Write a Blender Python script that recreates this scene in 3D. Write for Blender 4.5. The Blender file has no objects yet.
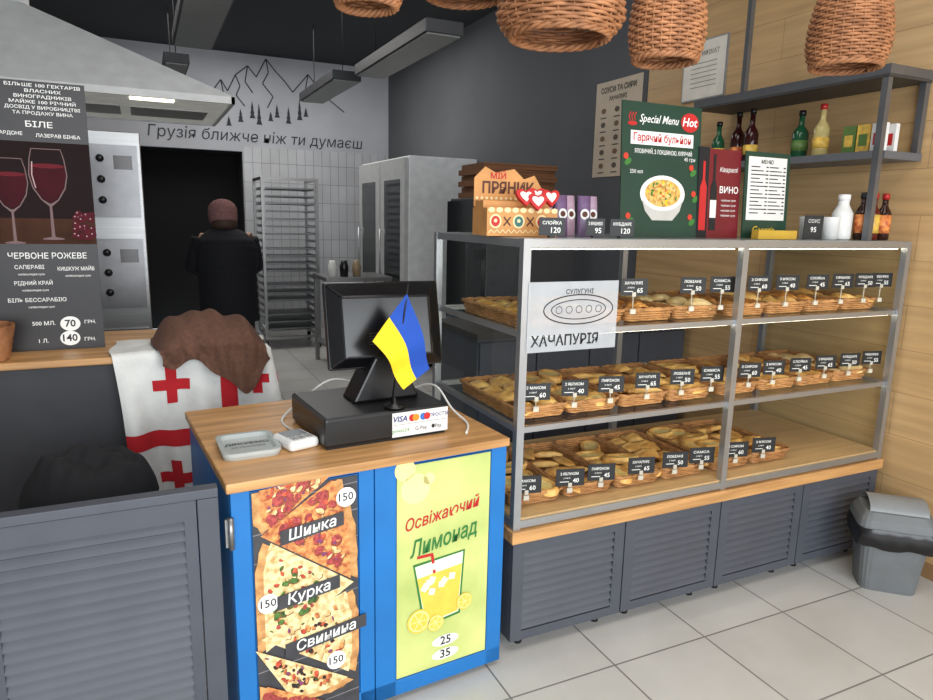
import bpy, math, random
from mathutils import Vector, Matrix, Euler, noise
random.seed(7)
COL=bpy.context.scene.collection
def lin(c):
    r=[]
    for x in c[:3]:
        x=x/255.0
        r.append(x/12.92 if x<=.04045 else ((x+.055)/1.055)**2.4)
    return (r[0],r[1],r[2],1)
MC={}
def mat(name,c,rough=.5,metal=0,ns=12,na=.08,bump=0,bs=60,es=0,stretch=(1,1,1),spec=.5,c2=None,alpha=1):
    if name in MC: return MC[name]
    m=bpy.data.materials.new(name);m.use_nodes=True;nt=m.node_tree;n=nt.nodes;l=nt.links
    p=n['Principled BSDF']
    tc=n.new('ShaderNodeTexCoord');mp=n.new('ShaderNodeMapping');mp.inputs['Scale'].default_value=stretch
    l.new(tc.outputs['Object'],mp.inputs['Vector'])
    no=n.new('ShaderNodeTexNoise');no.inputs['Scale'].default_value=ns;no.inputs['Detail'].default_value=4
    l.new(mp.outputs['Vector'],no.inputs['Vector'])
    cr=n.new('ShaderNodeValToRGB')
    a=lin(c);b=lin(c2) if c2 else a
    cr.color_ramp.elements[0].position=.3;cr.color_ramp.elements[1].position=.7
    cr.color_ramp.elements[0].color=tuple(x*(1-na) for x in a[:3])+(1,)
    cr.color_ramp.elements[1].color=tuple(min(1,x*(1+na)) for x in b[:3])+(1,)
    l.new(no.outputs['Fac'],cr.inputs['Fac']);l.new(cr.outputs['Color'],p.inputs['Base Color'])
    p.inputs['Roughness'].default_value=rough;p.inputs['Metallic'].default_value=metal
    p.inputs['Specular IOR Level'].default_value=spec;p.inputs['Alpha'].default_value=alpha
    if bump:
        n2=n.new('ShaderNodeTexNoise');n2.inputs['Scale'].default_value=bs
        l.new(mp.outputs['Vector'],n2.inputs['Vector'])
        bm=n.new('ShaderNodeBump');bm.inputs['Strength'].default_value=bump;bm.inputs['Distance'].default_value=.01
        l.new(n2.outputs['Fac'],bm.inputs['Height']);l.new(bm.outputs['Normal'],p.inputs['Normal'])
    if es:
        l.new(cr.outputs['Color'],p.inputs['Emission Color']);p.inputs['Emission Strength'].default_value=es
    MC[name]=m;return m
def brickmat(name,axes,w,h,mortar,c1,c2,cm,offset=0,grain=None,rough=.4,shift=(0,0),gamt=.5):
    m=bpy.data.materials.new(name);m.use_nodes=True;nt=m.node_tree;n=nt.nodes;l=nt.links
    p=n['Principled BSDF'];tc=n.new('ShaderNodeTexCoord');sx=n.new('ShaderNodeSeparateXYZ');cb=n.new('ShaderNodeCombineXYZ')
    l.new(tc.outputs['Object'],sx.inputs[0])
    l.new(sx.outputs[axes[0]],cb.inputs[0]);l.new(sx.outputs[axes[1]],cb.inputs[1])
    mp=n.new('ShaderNodeMapping');mp.inputs['Location'].default_value=(shift[0],shift[1],0)
    l.new(cb.outputs[0],mp.inputs['Vector'])
    b=n.new('ShaderNodeTexBrick');b.inputs['Scale'].default_value=1;b.inputs['Brick Width'].default_value=w
    b.inputs['Row Height'].default_value=h;b.inputs['Mortar Size'].default_value=mortar;b.offset=offset
    b.inputs['Color1'].default_value=lin(c1);b.inputs['Color2'].default_value=lin(c2);b.inputs['Mortar'].default_value=lin(cm)
    l.new(mp.outputs[0],b.inputs['Vector'])
    out=b.outputs['Color']
    no=n.new('ShaderNodeTexNoise');no.inputs['Detail'].default_value=6;no.inputs['Scale'].default_value=1
    m2=n.new('ShaderNodeMapping');m2.inputs['Scale'].default_value=(grain[0],grain[1],1) if grain else (3,3,3)
    l.new(cb.outputs[0],m2.inputs['Vector']);l.new(m2.outputs[0],no.inputs['Vector'])
    cr=n.new('ShaderNodeValToRGB');cr.color_ramp.elements[0].position=.35;cr.color_ramp.elements[1].position=.65
    g=gamt if grain else .1
    cr.color_ramp.elements[0].color=(1-g,1-g*1.05,1-g*1.15,1);cr.color_ramp.elements[1].color=(1,1,1,1)
    l.new(no.outputs['Fac'],cr.inputs['Fac'])
    mx=n.new('ShaderNodeMix');mx.data_type='RGBA';mx.blend_type='MULTIPLY';mx.inputs[0].default_value=1
    l.new(out,mx.inputs[6]);l.new(cr.outputs['Color'],mx.inputs[7]);l.new(mx.outputs[2],p.inputs['Base Color'])
    bm=n.new('ShaderNodeBump');bm.inputs['Strength'].default_value=.3;bm.inputs['Distance'].default_value=.004;bm.invert=True
    l.new(b.outputs['Fac'],bm.inputs['Height']);l.new(bm.outputs['Normal'],p.inputs['Normal'])
    p.inputs['Roughness'].default_value=rough
    return m
def glassmat(name,tint=(245,250,249),refl=.8,base=.03):
    m=bpy.data.materials.new(name);m.use_nodes=True;nt=m.node_tree;n=nt.nodes;l=nt.links
    n.remove(n['Principled BSDF']);o=n['Material Output']
    t=n.new('ShaderNodeBsdfTransparent');t.inputs[0].default_value=lin(tint)
    g=n.new('ShaderNodeBsdfGlossy');g.inputs['Roughness'].default_value=.02
    f=n.new('ShaderNodeLayerWeight');f.inputs['Blend'].default_value=.5
    pw=n.new('ShaderNodeMath');pw.operation='POWER';pw.inputs[1].default_value=5
    mx=n.new('ShaderNodeMixShader')
    ma=n.new('ShaderNodeMath');ma.operation='MULTIPLY_ADD';ma.inputs[1].default_value=refl;ma.inputs[2].default_value=base
    l.new(f.outputs['Facing'],pw.inputs[0]);l.new(pw.outputs[0],ma.inputs[0]);l.new(ma.outputs[0],mx.inputs[0]);l.new(t.outputs[0],mx.inputs[1]);l.new(g.outputs[0],mx.inputs[2]);l.new(mx.outputs[0],o.inputs[0])
    return m
_tc={}
def textmesh(s,bold=0,shear=0):
    k=(s,bold,shear)
    if k in _tc: return _tc[k]
    cu=bpy.data.curves.new('t','FONT');cu.body=s;cu.size=1;cu.offset=bold;cu.shear=shear;cu.resolution_u=2;cu.align_x='CENTER';cu.align_y='CENTER'
    ob=bpy.data.objects.new('t',cu);COL.objects.link(ob)
    dg=bpy.context.evaluated_depsgraph_get()
    me=bpy.data.meshes.new_from_object(ob.evaluated_get(dg))
    vs=[tuple(v.co) for v in me.vertices];fs=[tuple(p.vertices) for p in me.polygons]
    bpy.data.objects.remove(ob);bpy.data.meshes.remove(me);bpy.data.curves.remove(cu)
    if vs:
        cx=(min(v[0] for v in vs)+max(v[0] for v in vs))/2
        w=max(v[0] for v in vs)-min(v[0] for v in vs)
    else: cx=0;w=1
    _tc[k]=([(v[0]-cx,v[1]) for v in vs],fs,w);return _tc[k]
class M:
    def __init__(s): s.v=[];s.f=[];s.m=[];s.s=[];s.T=Matrix()
    def add(s,vs,fs,m=0,sm=False):
        b=len(s.v);s.v+=[tuple(s.T@Vector(p)) for p in vs]
        for f in fs: s.f.append([b+i for i in f]);s.m.append(m);s.s.append(sm)
        return s
    def box(s,x0,y0,z0,x1,y1,z1,m=0):
        if x0>x1:x0,x1=x1,x0
        if y0>y1:y0,y1=y1,y0
        if z0>z1:z0,z1=z1,z0
        return s.add([(x0,y0,z0),(x1,y0,z0),(x1,y1,z0),(x0,y1,z0),(x0,y0,z1),(x1,y0,z1),(x1,y1,z1),(x0,y1,z1)],
          [(0,3,2,1),(4,5,6,7),(0,1,5,4),(1,2,6,5),(2,3,7,6),(3,0,4,7)],m)
    def lathe(s,prof,n=24,c=(0,0),m=0,sm=True,sq=(1,1),weave=0,wn=1):
        vs=[];fs=[]
        for j,(r,z) in enumerate(prof):
            for i in range(n):
                a=2*math.pi*i/n
                rr=r+(weave if ((i//wn+j)%2) else -weave) if weave and r>.01 else r
                vs.append((c[0]+rr*math.cos(a)*sq[0],c[1]+rr*math.sin(a)*sq[1],z))
        for j in range(len(prof)-1):
            for i in range(n):
                k=(i+1)%n;fs.append((j*n+i,j*n+k,(j+1)*n+k,(j+1)*n+i))
        if not weave:
            fs.append(tuple(range(n-1,-1,-1)));fs.append(tuple(range((len(prof)-1)*n,len(prof)*n)))
        return s.add(vs,fs,m,sm)
    def tube(s,pts,r,n=8,m=0,closed=False):
        pts=[Vector(p) for p in pts];N=len(pts);vs=[];fs=[];rs=r if isinstance(r,(list,tuple)) else [r]*N
        up=None
        for i,p in enumerate(pts):
            if closed: d=pts[(i+1)%N]-pts[i-1]
            else: d=pts[min(i+1,N-1)]-pts[max(i-1,0)]
            d.normalize()
            if up is None:
                up=Vector((0,0,1)) if abs(d.z)<.9 else Vector((1,0,0))
            u=(up-d*up.dot(d));u.normalize();w=d.cross(u);up=u
            for k in range(n):
                a=2*math.pi*k/n;vs.append(tuple(p+u*(rs[i]*math.cos(a))+w*(rs[i]*math.sin(a))))
        for i in range(N if closed else N-1):
            j=(i+1)%N
            for k in range(n):
                q=(k+1)%n;fs.append((i*n+k,i*n+q,j*n+q,j*n+k))
        if not closed: fs.append(tuple(range(n-1,-1,-1)));fs.append(tuple(range((N-1)*n,N*n)))
        return s.add(vs,fs,m,True)
    def fl(s,pts,y,m=0):
        return s.add([(p[0],y,p[1]) for p in pts],[tuple(range(len(pts)))],m)
    def rect(s,x0,z0,x1,z1,y,m=0): return s.fl([(x0,z0),(x1,z0),(x1,z1),(x0,z1)],y,m)
    def disc(s,x,z,y,r,m=0,n=24,rz=None,rot=0):
        rz=rz or r;pts=[]
        for i in range(n):
            a=2*math.pi*i/n;px=r*math.cos(a);pz=rz*math.sin(a)
            pts.append((x+px*math.cos(rot)-pz*math.sin(rot),z+px*math.sin(rot)+pz*math.cos(rot)))
        return s.fl(pts,y,m)
    def line(s,pts,y,w,m=0):
        for a,b in zip(pts[:-1],pts[1:]):
            dx,dz=b[0]-a[0],b[1]-a[1];L=math.hypot(dx,dz) or 1;nx,nz=-dz/L*w/2,dx/L*w/2
            s.fl([(a[0]+nx,a[1]+nz),(a[0]-nx,a[1]-nz),(b[0]-nx,b[1]-nz),(b[0]+nx,b[1]+nz)],y,m)
        return s
    def text(s,t,x,z,y,size,m=0,bold=0,shear=0,rot=0,w=None):
        vs,fs,ww=textmesh(t,bold,shear)
        sx=size if w is None else w/ww
        c,q=math.cos(rot),math.sin(rot)
        out=[]
        for a,b in vs:
            a*=sx;b*=size;out.append((x+a*c-b*q,y,z+a*q+b*c))
        return s.add(out,fs,m)
    def prism(s,pts,y0,y1,m=0):
        n=len(pts);vs=[(p[0],y0,p[1]) for p in pts]+[(p[0],y1,p[1]) for p in pts]
        fs=[tuple(range(n)),tuple(range(2*n-1,n-1,-1))]+[(i,i+n,(i+1)%n+n,(i+1)%n) for i in range(n)]
        return s.add(vs,fs,m)
    def grid(s,fn,nu,nv,m=0,closeu=False):
        vs=[fn(i/(nu if closeu else nu-1),j/(nv-1)) for j in range(nv) for i in range(nu)];fs=[]
        for j in range(nv-1):
            for i in range(nu if closeu else nu-1):
                k=(i+1)%nu;fs.append((j*nu+i,j*nu+k,(j+1)*nu+k,(j+1)*nu+i))
        return s.add(vs,fs,m,True)
    def mesh(s,name,mats):
        me=bpy.data.meshes.new(name);me.from_pydata(s.v,[],s.f)
        for q in (mats if isinstance(mats,(list,tuple)) else [mats]): me.materials.append(q)
        me.polygons.foreach_set('material_index',s.m);me.polygons.foreach_set('use_smooth',s.s);me.update();return me
    def obj(s,name,mats,parent=None,loc=(0,0,0),rot=(0,0,0),bevel=0,label=None,cat=None,group=None,kind=None,sub=0):
        ob=bpy.data.objects.new(name,s.mesh(name,mats));COL.objects.link(ob)
        ob.location=loc;ob.rotation_euler=rot
        if parent: ob.parent=parent
        if bevel:
            b=ob.modifiers.new('b','BEVEL');b.width=bevel;b.segments=2;b.limit_method='ANGLE'
        if sub:
            b=ob.modifiers.new('s','SUBSURF');b.levels=sub;b.render_levels=sub
        for k,v in (('label',label),('category',cat),('group',group),('kind',kind)):
            if v: ob[k]=v
        return ob
def thing(name,loc,label,cat,rot=(0,0,0),group=None):
    e=bpy.data.objects.new(name,None);COL.objects.link(e);e.location=loc;e.rotation_euler=rot;e.empty_display_size=.05
    e['label']=label;e['category']=cat
    if group:e['group']=group
    return e
def dup(o,loc,rot=None,label=None,scale=None):
    n=o.copy();COL.objects.link(n);n.location=loc
    if rot is not None:n.rotation_euler=rot
    if scale:n.scale=scale
    if label:n['label']=label
    for ch in o.children:
        q=ch.copy();q.parent=n;COL.objects.link(q)
        for g in ch.children:
            z=g.copy();z.parent=q;COL.objects.link(z)
    return n
D=math.radians
# ---------------- materials
mWhite=mat('white_paint',(226,226,222),.5)
mBlack=mat('black_plastic',(18,18,20),.35)
mBlackM=mat('black_matt',(24,24,26),.8)
mAlu=mat('aluminium',(176,180,184),.35,.8,na=.04)
mSteel=mat('stainless_steel',(150,150,150),.35,.85,ns=3,stretch=(1,1,30))
mDkSteel=mat('dark_steel',(60,62,66),.4,.6)
mGrey=mat('slate_grey_paint',(74,78,87),.5,ns=6,na=.08)
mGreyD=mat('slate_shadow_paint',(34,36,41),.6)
mBlue=mat('azure_paint',(24,112,184),.4,ns=5)
mWood=mat('oak_top',(176,128,76),.4,ns=2.5,na=.18,stretch=(1,14,14),c2=(200,152,98))
mDeck=mat('birch_deck',(190,158,112),.45,ns=2.5,na=.1,stretch=(1,14,14))
mWick=mat('wicker',(142,92,58),.6,ns=20,na=.15,c2=(174,120,80))
mWickL=mat('wicker_light',(152,104,58),.6,ns=20,na=.15,c2=(186,136,84))
mGlass=glassmat('clear_glass')
mRed=mat('red_cloth',(178,24,34),.9)
mCloth=mat('white_cloth',(214,214,210),.95,bump=.2)
mInkW=mat('white_ink',(238,238,234),.6,na=.02)
mInkK=mat('black_ink',(20,20,22),.6)
mCard=mat('card_black',(26,28,30),.55)
mPaper=mat('paper',(224,224,220),.7,na=.03)
mYel=mat('yellow',(236,200,40),.6)
mRedI=mat('red_ink',(190,34,34),.6)
mSkin=mat('skin',(196,150,124),.55)
mKraft=mat('kraft_board',(118,78,50),.8)
mGreen=mat('leaf_green',(60,120,50),.7)
mPeg=mat('cream_plastic',(190,184,168),.5)
# ---------------- room
X0,X1,Y0,Y1,H=-3.6,2.02,-4.4,7.3,3.45
mFloor=brickmat('floor_tiles',(0,1),.42,.42,.0034,(204,203,200),(196,195,192),(126,124,122),rough=.3,shift=(.1,.2))
M().box(X0,Y0,-.1,X1,Y1,0).obj('floor',mFloor,kind='structure')
mCeil=mat('ceiling_dark',(42,44,48),.8)
M().box(X0,Y0,H,X1,Y1,H+.1).obj('ceiling',mCeil,kind='structure')
mGW=mat('wall_grey',(92,94,98),.8,ns=1.5)
mWood2=brickmat('oak_planks',(1,2),1.4,.2,.0012,(208,172,124),(203,166,117),(156,120,82),offset=.4,grain=(1.6,26),rough=.45,gamt=.2)
M().box(X1,Y0,0,X1+.1,Y1,H).obj('wall_right',mGW,kind='structure')
M().box(X1-.02,Y0,0,X1-.001,1.9,H).obj('trim_1',mWood2,kind='structure')
M().box(X1-.032,Y0,0,X1-.0205,1.9,.07).obj('baseboard_right',mat('baseboard_wood',(150,116,78),.5),kind='structure')
M().box(X0-.1,Y0,0,X0,Y1,H).obj('wall_left',mat('wall_left_paint',(150,152,156),.8),kind='structure')
mUp=mat('wall_upper_white',(176,178,184),.8,ns=2)
mTile=brickmat('white_wall_tiles',(0,2),.11,.24,.0035,(192,194,198),(184,186,190),(138,140,144),rough=.25)
wb=M()
wb.box(X0,Y1,2.35,X1,Y1+.1,H,0)
wb.box(X0,Y1,0,-1.15,Y1+.1,2.35,1);wb.box(.1,Y1,0,X1,Y1+.1,2.35,1);wb.box(-1.15,Y1,2.29,.1,Y1+.1,2.35,0)
wb.obj('wall_back',[mUp,mTile],kind='structure')
dd=M();dd.box(-1.15,Y1+.6,0,.1,Y1+.61,2.29,0);dd.box(-1.16,Y1+.1,0,-1.15,Y1+.61,2.3,0);dd.box(.1,Y1+.1,0,.11,Y1+.61,2.3,0);dd.box(-1.15,Y1+.1,2.29,.1,Y1+.61,2.3,0);dd.box(-1.15,Y1+.02,0,-1.09,Y1+.09,2.29,1)
dd.obj('door_1',[mat('door_void',(10,10,12),.9),mat('door_frame_dark',(22,22,24),.8)],kind='structure')
wf=M()
for x in (X0,-1.8,0.2,X1-.08): wf.box(x,Y0,0,x+.08,Y0+.08,H)
wf.box(X0,Y0,2.9,X1,Y0+.08,H);wf.box(X0,Y0,0,X1,Y0+.08,.3)
wf.obj('window_1',mAlu,kind='structure')
t=M();t.text('Грузія ближче ніж ти думаєш',.34,2.465,Y1-.004,.185,0,bold=0,shear=.12,w=2.62)
t.obj('wall_lettering',mat('wall_ink',(44,46,52),.7),label='dark script lettering across the white upper wall',cat='wall lettering')
mt=M()
def mp_(px,py): return (.41+(px-265)/81,3.40+(55-py)/76+(px-265)*.0013)
for ln in ([(200,100),(212,84),(222,72),(228,82),(236,68),(248,60),(256,70),(266,54),(276,66),(284,74),(292,84),(300,76),(308,68),(318,80),(330,92),(346,104)],
  [(236,68),(240,78),(236,86),(244,96)],[(266,54),(268,66),(262,76),(272,88),(266,98)],[(248,60),(245,74),(252,84)],[(308,68),(305,82),(312,92)],[(222,72),(224,84),(218,92)]):
    mt.line([mp_(*p) for p in ln],Y1-.004,.014)
for i in range(9):
    x,z=mp_(228+i*9.5+(i*7)%5,113-(i%3)*3);h=.12+.05*(i%4)
    for k in range(3): mt.fl([(x-.035+k*.009,z+k*h*.25),(x+.035-k*.009,z+k*h*.25),(x,z+k*h*.25+h*.45)],Y1-.004-k*.001)
mt.obj('mountain_drawing',MC['wall_ink'],label='dark line drawing of mountains and fir trees on wall',cat='wall drawing')
# ---------------- display case
CL=1.97;CD=.75
case=thing('display_case',(0,0,0),'aluminium framed glass pastry display case with two shelves','display case')
fr=M();t_=.028
for x in (0,.962,CL-t_):
    for y in (0,CD-t_): fr.box(x,y,.48,x+t_,y+t_,1.485)
for z in (.485,1.4565):
    for y in (.001,CD-t_+.001):
        fr.box(t_,y,z,.962,y+t_-.002,z+t_-.001);fr.box(.962+t_,y,z,CL-t_,y+t_-.002,z+t_-.001)
    for x in (.001,.963,CL-t_+.001): fr.box(x,t_,z,x+t_-.002,CD-t_,z+t_-.001)
fr.obj('frame',mAlu,case)
for z in (.845,1.175):
    sf=M();sf.box(.03,.012,z-.016,CL-.03,.03,z+.004);sf.box(.03,CD-.03,z-.016,CL-.03,CD-.012,z+.004)
    for x in (.008,CL-.028): sf.box(x,.03,z-.016,x+.02,CD-.03,z+.004)
    sh=sf.obj('shelf',mAlu,case)
    M().add([(.028,.03,z+.002),(CL-.028,.03,z+.002),(CL-.028,CD-.03,z+.002),(.028,CD-.03,z+.002)],[(0,1,2,3)]).obj('shelf_glass',mGlass,sh)
M().box(.01,.01,.5,CL-.01,CD-.01,.52).obj('deck',mDeck,case)
for x in (.012,CL-.012): M().add([(x,t_,.513),(x,CD-t_,.513),(x,CD-t_,1.457),(x,t_,1.457)],[(0,1,2,3)]).obj('side_glass',mGlass,case)
M().box(.03,.03,1.479,CL-.03,CD-.03,1.4855).obj('top_glass',mat('frosted_top',(150,158,160),.15),case)
mLed=mat('led_strip',(255,242,216),.5,es=12)
for z in (1.452,1.157,.827):
    M().box(.04,.035,z-.003,.95,.043,z).obj('led_strip',mLed,case)
    M().box(1.0,.035,z-.003,CL-.04,.043,z).obj('led_strip',mLed,case)
M().box(-.01,-.015,.435,CL,CD,.4795).obj('worktop',mWood,label='narrow oak worktop plank under the display case',cat='worktop',bevel=.003)
def louvre_door(parent,x0,z0,x1,z1,y,fw,ft,n):
    d=M();d.box(x0,y,z0,x0+fw,y+.02,z1);d.box(x1-fw,y,z0,x1,y+.02,z1);d.box(x0+fw,y,z0,x1-fw,y+.02,z0+ft);d.box(x0+fw,y,z1-ft,x1-fw,y+.02,z1)
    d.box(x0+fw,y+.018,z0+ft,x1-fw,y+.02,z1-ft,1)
    h=(z1-z0-2*ft)/n
    for i in range(n):
        zb=z0+ft+i*h
        d.add([(x0+fw,y-.001,zb+h*.22),(x1-fw,y-.001,zb+h*.22),(x1-fw,y+.013,zb+h*.98),(x0+fw,y+.013,zb+h*.98),(x0+fw,y+.008,zb+h*.1),(x1-fw,y+.008,zb+h*.1),(x1-fw,y+.017,zb+h*.9),(x0+fw,y+.017,zb+h*.9)],
          [(0,1,2,3),(0,4,5,1),(3,2,6,7)],0)
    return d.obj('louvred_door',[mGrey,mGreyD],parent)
xs=[0,.49,.975,1.46,CL-.01]
for i in range(4):
    a,b=xs[i],xs[i+1]
    c=thing('base_cabinet',(a,0,0),'dark grey cabinet with louvred door and black feet','cabinet',group='base cabinets under the display case')
    w=b-a-.004
    M().box(.002,.02,.05,w,CD-.01,.433).obj('body',mGrey,c)
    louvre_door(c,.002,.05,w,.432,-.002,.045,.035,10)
    for fx in (.07,w-.07):
        for fy in (.06,CD-.1): M().lathe([(.016,0),(.016,.012),(.012,.016),(.012,.052)],12,(fx,fy)).obj('foot',mBlack,c)
def rrect(w,d,r,n):
    pts=[]
    for cx,cy,a0 in ((w/2-r,d/2-r,0),(-w/2+r,d/2-r,90),(-w/2+r,-d/2+r,180),(w/2-r,-d/2+r,270)):
        for k in range(5):
            a=D(a0+k*22.5);pts.append((cx+r*math.cos(a),cy+r*math.sin(a)))
    out=[];L=[0]
    P=pts+[pts[0]]
    for a,b in zip(P[:-1],P[1:]): L.append(L[-1]+math.hypot(b[0]-a[0],b[1]-a[1]))
    for i in range(n):
        q=L[-1]*i/n
        for j in range(len(L)-1):
            if L[j]<=q<=L[j+1]:
                f=(q-L[j])/((L[j+1]-L[j]) or 1);out.append((P[j][0]+(P[j+1][0]-P[j][0])*f,P[j][1]+(P[j+1][1]-P[j][1])*f));break
    return out
TH=.046
def maketray(w,d,h,loc,label,group):
    n=136;base=rrect(w-.012,d-.012,.022,n);m=M();rings=5
    for j in range(rings):
        f=(j+.5)/rings;s=.94+.06*f;pts=[]
        for i,(x,y) in enumerate(base):
            off=.0026*math.cos(math.pi*i/4+math.pi*j)
            l=math.hypot(x,y);pts.append((x*s+off*x/l,y*s+off*y/l,f*h))
        m.tube(pts,h/rings*.52,5,0,True)
    for i in range(0,n,4):
        x,y=base[i];m.tube([(x*.94,y*.94,0),(x,y,h)],.003,4)
    b2=[(x*.94,y*.94,.003) for x,y in base];m.add(b2,[tuple(range(n))],0)
    t=thing('wicker_tray',loc,label,'tray',group=group)
    m.obj('basket_body',mWickL,t)
    r=M();rp=rrect(w,d,.026,n)
    for ph in (0,math.pi):
        r.tube([(x*(1+.012*math.cos(i*.7+ph)),y*(1+.006*math.cos(i*.7+ph)),h+.003*math.sin(i*.7+ph)) for i,(x,y) in enumerate(rp)],.0048,6,0,True)
    r.obj('braided_rim',mWickL,t);return t
mCr=mat('crust',(216,148,66),.5,ns=14,na=.22,bump=.3,bs=40,c2=(242,196,118))
mCr2=mat('crust_pale',(230,188,116),.55,ns=12,na=.15,bump=.3,bs=40,c2=(244,220,168))
mCr3=mat('crust_dark',(190,112,44),.45,ns=14,na=.25,bump=.3,bs=40,c2=(228,162,82))
mChs=mat('cheese',(240,206,112),.45,ns=30,na=.15,bump=.3,c2=(246,226,164))
def sph(fn,m,nu=24,nv=13):
    g=M();g.grid(lambda u,v:fn(2*math.pi*u,math.pi*v),nu,nv,0,True);return g
def bun(a,th_):
    s=math.sin(th_);x=.062*s*math.cos(a);y=.044*s*math.sin(a);z=.03*math.cos(th_);n=noise.noise((x*30,y*30,z*30))
    z*=1 if z>0 else .4
    return (x*(1+.2*n),y*(1+.2*n),z+.01+.006*n*s-.006*math.exp(-((y/.008)**2))*(1 if z>.01 else 0))
def halfm(a,th_):
    s=math.sin(th_);x=.072*s*math.cos(a);y=.055*s*max(-.15,math.sin(a));z=.02*math.cos(th_)*(1 if th_<1.57 else .3)
    z+=.003*math.sin(a*16)*s
    return (x,y-.015,z+.008)
def puff(a,th_):
    s=math.sin(th_);c,q=math.cos(a),math.sin(a);k=1/max(abs(c),abs(q));k=1+(k-1)*.8
    x=.05*s*c*k;y=.05*s*q*k;z=.028*math.cos(th_)*(1-.45*abs(math.sin(2*a))*s)
    z*=1 if z>0 else .35
    z+=.006*noise.noise((x*40,y*40,3))
    return (x,y,z+.01)
def roll(a,th_):
    s=math.sin(th_)**.6;x=.068*math.cos(th_);r=.023*s*(1+.12*math.cos(x*240))
    return (x,r*math.cos(a)*1.15,max(-.008,r*math.sin(a))+.01)
def boat():
    g=M()
    def f(u,v):
        a=2*math.pi*u;c,q=math.cos(a),math.sin(a)
        w=.042*(abs(q)**.8)*(1 if q>0 else -1);L=.08*c
        rr=[1,1.04,.98,.8,.66][round(v*4)];zz=[0,.012,.026,.026,.016][round(v*4)]
        return (L*rr*(1 if v<.5 else .97),w*rr,zz)
    g.grid(f,28,5,0,True)
    pts=[f(i/28,1) for i in range(28)];g.add([(p[0]*1.02,p[1]*1.02,.018+.004*noise.noise((p[0]*80,p[1]*80,0))) for p in pts],[tuple(range(28))],1,True)
    bt=[f(i/28,0) for i in range(28)];g.add(bt,[tuple(range(27,-1,-1))],0)
    return g
PN=[]
def reg(m,name,mats,label):
    me=m.mesh(name,mats);PN.append((me,name,label))
reg(sph(bun,0),'bun',mCr,'golden baked bun lying in wicker tray')
reg(sph(bun,0),'pie',mCr2,'pale oval baked pie in wicker tray')
reg(sph(halfm,0),'cheburek',mCr,'half moon fried turnover in wicker tray')
reg(sph(puff,0),'puff_pastry',mCr,'square folded puff pastry in wicker tray')
reg(sph(puff,0),'puff_pastry',mCr3,'dark baked puff pastry in wicker tray')
reg(sph(roll,0),'sausage_roll',mCr3,'brown spiral pastry roll in wicker tray')
reg(boat(),'cheese_boat_bread',[mCr,mChs],'boat shaped cheese bread in wicker tray')
def pastry(k,loc,rz,sc,group,tilt=0):
    me,name,lab=PN[k];o=bpy.data.objects.new(name,me);COL.objects.link(o);o.location=loc;o.rotation_euler=(tilt,0,rz);o.scale=(sc,sc,sc)
    o['label']=lab;o['category']='pastry';o['group']=group
TW=.226
T0=None
def row(z,bay,n,kinds,gname,rows,empty=()):
    global T0
    xa=.03 if bay==0 else .993
    w=.934/4
    for i in range(n):
        cx=xa+w*(i+.5);cy=.315
        if T0 is None: T0=maketray(TW,.47,TH,(cx,cy,z),'shallow rectangular wicker tray with pastries in display case','wicker trays in the display case')
        else: dup(T0,(cx,cy,z),(0,0,random.uniform(-.01,.01)))
        k=kinds[i%len(kinds)]
        for r in range(rows):
            for c_ in range(2):
                if random.random()<.06: continue
                x=cx+(c_-.5)*.096+random.uniform(-.006,.006);y=.145+r*(.335/(rows-1))+random.uniform(-.012,.012)
                lift=random.choice((.004,.012,.022))
                pastry(k,(x,y,z+.008+lift),random.choice((0,.3,-.4,1.2,1.57))+random.uniform(-.2,.2) if k not in(5,) else random.uniform(1.2,1.8),random.uniform(.86,1.02),gname,random.uniform(-.2,.2))
row(1.179,0,4,[3,2,4,1],'pastries on the upper shelf',4)
row(1.179,1,4,[5,0,4,3],'pastries on the upper shelf',4)
row(.849,0,4,[3,6,2,3],'pastries on the middle shelf',4)
row(.849,1,4,[6,2,0,1],'pastries on the middle shelf',4)
row(.522,0,4,[6,2,6,3],'pastries on the wooden deck',4)
row(.522,1,2,[6,2],'pastries on the wooden deck',4)
names=['ХАЧАПУРІ','ЛОБІАНІ','САМСА','З СИРОМ','З М’ЯСОМ','СЛОЙКА','З ВИШНЕЮ','КУБДАРІ','ЧЕБУРЕК','З МАКОМ','З ЯБЛУКОМ','ПИРІЖОК']
prices=['65','45','40','60','55','50']
ci=0
def card(x,z,y,zb,cw=.095,ch=.058):
    global ci
    c=thing('price_card',(x,y,zb),'black price card with white lettering on small clip','price card',rot=(0,0,D(-14)),group='price cards in the display case')
    zc=z-zb
    M().box(-cw/2,-.001,zc-ch/2,cw/2,.001,zc+ch/2).obj('card',mCard,c)
    q=M();zt=zc-ch/2+.012
    q.tube([(0,.004,0),(0,.004,zt)],.002,6).box(-.01,-.003,-.012,.01,.0045,.006).box(-.007,-.003,zt-.016,.007,.007,zt);q.obj('clip',mPeg,c)
    q=M();q.text(names[ci%12],-.004,zc+.014,-.002,.014,0,bold=.01,w=.07);q.text('з печі',-.014,zc-.002,-.002,.010,0);q.text(prices[(ci*5)%6],.022,zc-.013,-.002,.024,0,bold=.01)
    q.line([(-.04,zc-.016),(-.005,zc-.016)],-.002,.0025)
    q.obj('lettering',mInkW,c);ci+=1
for x in (.51,.79,.94,1.14,1.30,1.48,1.64,1.79,1.90): card(x-.005,1.312,.064,1.179+TH,.105,.062)
for x in (.11,.27,.43,.60,.77,.925,1.13,1.27,1.43,1.59,1.75,1.90): card(x,.955,.064,.849+TH,.1,.06)
for x in (.085,.27,.41,.60,.77,.91,1.10,1.26): card(x,.615,.064,.522+TH,.11,.066)
g=thing('window_sign',(.022,-.003,1.11),'translucent sheet with pie drawing taped on the case','sign')
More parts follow.
